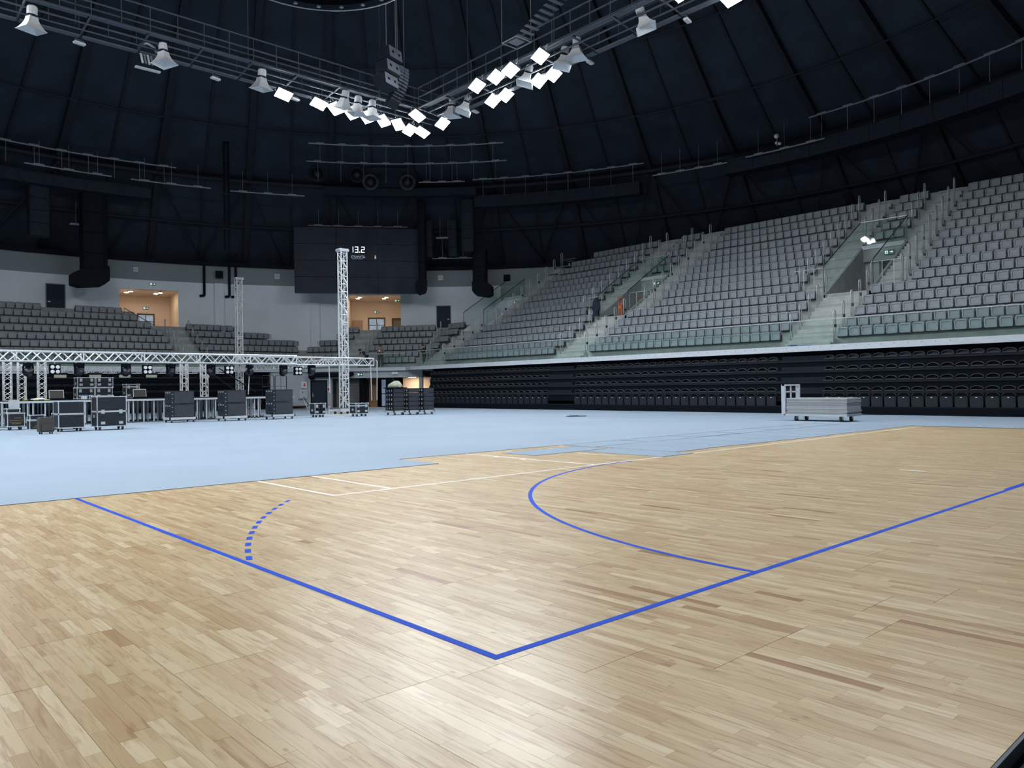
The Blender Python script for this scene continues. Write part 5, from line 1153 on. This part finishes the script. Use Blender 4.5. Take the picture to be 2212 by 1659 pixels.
# ================================================================ PEOPLE
def skin_mesh(name, pts, edges, rad, m, parent=None, root=0, sub=1):
    me = bpy.data.meshes.new(name); me.from_pydata(pts, edges, []); me.materials.append(m); o = put(name, me, parent)
    sk = o.modifiers.new('skin', 'SKIN'); sk.use_smooth_shade = True
    if not me.skin_vertices: return o
    for v, r_ in zip(me.skin_vertices[0].data, rad): v.radius = (r_, r_) if not isinstance(r_, tuple) else r_
    me.skin_vertices[0].data[root].use_root = True
    s = o.modifiers.new('sub', 'SUBSURF'); s.levels = sub; s.render_levels = sub; return o
def person(lab, loc, rz, lean, arms, head_tilt, shirt, trousers, long_sleeve=True):
    t = thing('person', lab, 'person', loc, rz)
    R = lambda p: (p[0], p[1]*1 - (p[2]-.95)*math.sin(lean) if p[2] > .95 else p[1], .95+(p[2]-.95)*math.cos(lean)+p[1]*math.sin(-lean) if p[2] > .95 else p[2])
    J = {}
    J['pel'] = (0, 0, .95); J['spi'] = R((0, 0, 1.13)); J['che'] = R((0, 0, 1.32)); J['nec'] = R((0, .01, 1.47)); J['hb'] = R((0, -.01-.03*head_tilt, 1.56)); J['ht'] = R((0, -.02-.12*head_tilt, 1.66))
    J['hl'] = (-.1, 0, .9); J['hr'] = (.1, 0, .9); J['kl'] = (-.11, -.03, .5); J['kr'] = (.11, -.02, .5); J['al'] = (-.12, .02, .09); J['ar'] = (.12, .02, .09); J['tl'] = (-.14, -.15, .035); J['tr'] = (.14, -.15, .035)
    sl, sr = R((-.19, 0, 1.41)), R((.19, 0, 1.41)); J['sl'], J['sr'] = sl, sr
    for s, sgn in (('l', -1), ('r', 1)):
        e, w = arms[s]; S_ = J['s'+s]; J['e'+s] = (S_[0]+sgn*e[0], S_[1]+e[1], S_[2]+e[2]); J['w'+s] = (J['e'+s][0]+sgn*w[0], J['e'+s][1]+w[1], J['e'+s][2]+w[2])
        d = Vector(w).normalized(); d = Vector((sgn*d.x, d.y, d.z)); W_ = Vector(J['w'+s]); J['p'+s] = tuple(W_+d*.07); sd = d.cross(Vector((0, 0, 1))); sd = sd.normalized() if sd.length > .1 else Vector((1, 0, 0))
        for q in range(4): J['f%d%s' % (q, s)] = tuple(W_+d*(.15-.012*abs(q-1.3))+sd*(.03-.02*q)); 
        J['th'+s] = tuple(W_+d*.06+sd*.055)
    E = [('pel', 'spi'), ('spi', 'che'), ('che', 'nec'), ('nec', 'hb'), ('hb', 'ht'), ('pel', 'hl'), ('pel', 'hr'), ('hl', 'kl'), ('hr', 'kr'), ('kl', 'al'), ('kr', 'ar'), ('al', 'tl'), ('ar', 'tr'), ('che', 'sl'), ('che', 'sr')]
    for s in 'lr': E += [('s'+s, 'e'+s), ('e'+s, 'w'+s), ('w'+s, 'p'+s), ('w'+s, 'th'+s)]+[('p'+s, 'f%d%s' % (q, s)) for q in range(4)]
    rad = dict(pel=.12, spi=.11, che=.13, nec=.055, hb=.085, ht=.08, hl=.095, hr=.095, kl=.06, kr=.06, al=.045, ar=.045, tl=.035, tr=.035, sl=.06, sr=.06, el=.042, er=.042, wl=.03, wr=.03, pl=.03, pr=.03, thl=.01, thr=.01)
    keys = list(J); rr = [rad.get(k, .009) for k in keys]
    skin_mesh('body', [J[k] for k in keys], [(keys.index(a_), keys.index(b_)) for a_, b_ in E], rr, M_SKIN, t)
    ck = ['pel', 'spi', 'che', 'nec', 'sl', 'sr', 'el', 'er']+(['wl', 'wr'] if long_sleeve else [])
    ce = [(0, 1), (1, 2), (2, 3), (2, 4), (2, 5), (4, 6), (5, 7)]+([(6, 8), (7, 9)] if long_sleeve else [])
    cr = [.14, .135, .155, .06, .08, .08, .058, .058, .045, .045][:len(ck)]
    skin_mesh('jacket' if long_sleeve else 'shirt', [J[k] for k in ck], ce, cr, shirt, t)
    ck = ['pel', 'hl', 'hr', 'kl', 'kr', 'al', 'ar']; skin_mesh('trousers', [J[k] for k in ck], [(0, 1), (0, 2), (1, 3), (2, 4), (3, 5), (4, 6)], [.14, .12, .12, .085, .085, .07, .07], trousers, t)
    for s in 'lr': a_, b_ = J['a'+s], J['t'+s]; MB().ball(((a_[0]+b_[0])/2, (a_[1]+b_[1])/2, .045), .055, 8, 6, (.85, 2.2, .8)).build('shoe', M_BLACK, t, True)
    hd = Vector(J['hb'])*.45+Vector(J['ht'])*.55; fw = Vector((0, -math.cos(lean+head_tilt*.8), -math.sin(lean+head_tilt*.8))); upv = Vector((0, -math.sin(lean+head_tilt*.8), math.cos(lean+head_tilt*.8)))
    MB().ball(tuple(hd-fw*.015+upv*.035), .112, 12, 8, (.88, 1, .95)).build('hair', M_HAIR, t, True)
    P = lambda a_, b_, c: tuple(hd+fw*a_+upv*b_+Vector((c, 0, 0)))
    MB().ball(P(.045, -.015, 0), .082, 10, 8, (.85, .9, 1.1)).ball(P(.125, -.02, 0), .016, 6, 4).ball(P(.02, -.01, .083), .022, 6, 4).ball(P(.02, -.01, -.083), .022, 6, 4).build('face', M_SKIN, t, True)
    MB().ball(P(.117, .005, .032), .009, 6, 4).ball(P(.117, .005, -.032), .009, 6, 4).build('eyes', M_HAIR, t); MB().ball(P(.115, -.06, 0), .014, 6, 4, (1.6, .6, .5)).build('mouth', mat('lips', (.35, .12, .1), .6), t)
    return t, J
def held(name, lab, cat, t, p, s, m):
    M4 = Matrix.Translation(t.location) @ Matrix.Rotation(t.rotation_euler.z, 4, 'Z'); o = thing(name, lab, cat, M4 @ Vector(p), t.rotation_euler.z)
    MB().prof(rrect(s[0], s[2], min(s[0], s[2])*.15, 2), -s[1]/2, s[1]/2).build('body', m, o); MB().box(-s[0]*.3, s[0]*.3, -s[1]*.62, -s[1]*.5, s[2]*.2, s[2]*.7).build('face_plate', M_HORN, o)
p1, J1 = person('person in black bending forward over the glass balustrade', cpt(2.45, -.55, 3.03), CROT-.5, .95, dict(l=((.08, -.1, -.24), (.02, -.12, -.2)), r=((.1, -.05, -.26), (.0, -.1, -.2))), .2, mat('black_cloth', (.012, .014, .018), .8), M_NAVY, False)
p2, J2 = person('person in grey top and khaki trousers holding an orange object', cpt(1.25, -.6, 3.03), CROT+.15, .03, dict(l=((.05, -.02, -.27), (-.12, -.2, .1)), r=((.05, -.02, -.27), (-.12, -.2, .1))), .1, M_GREYC, M_GREEN)
p3, J3 = person('person in dark jacket standing sideways and looking down at a phone', cpt(-2.25, -.55, 3.03), CROT-1.1, .05, dict(l=((.04, -.04, -.27), (-.1, -.22, .08)), r=((.04, -.04, -.27), (-.1, -.22, .08))), .55, M_NAVY, M_GREEN)
held('orange_device', 'bright orange handheld device in the hands of the person in grey', 'device', p2, (0, -.32, 1.2), (.16, .06, .22), M_ORANGE)
held('phone', 'pink-backed phone held by the person in the dark jacket', 'phone', p3, (0, -.36, 1.18), (.09, .02, .17), mat('pink_case', (.75, .25, .25), .5))
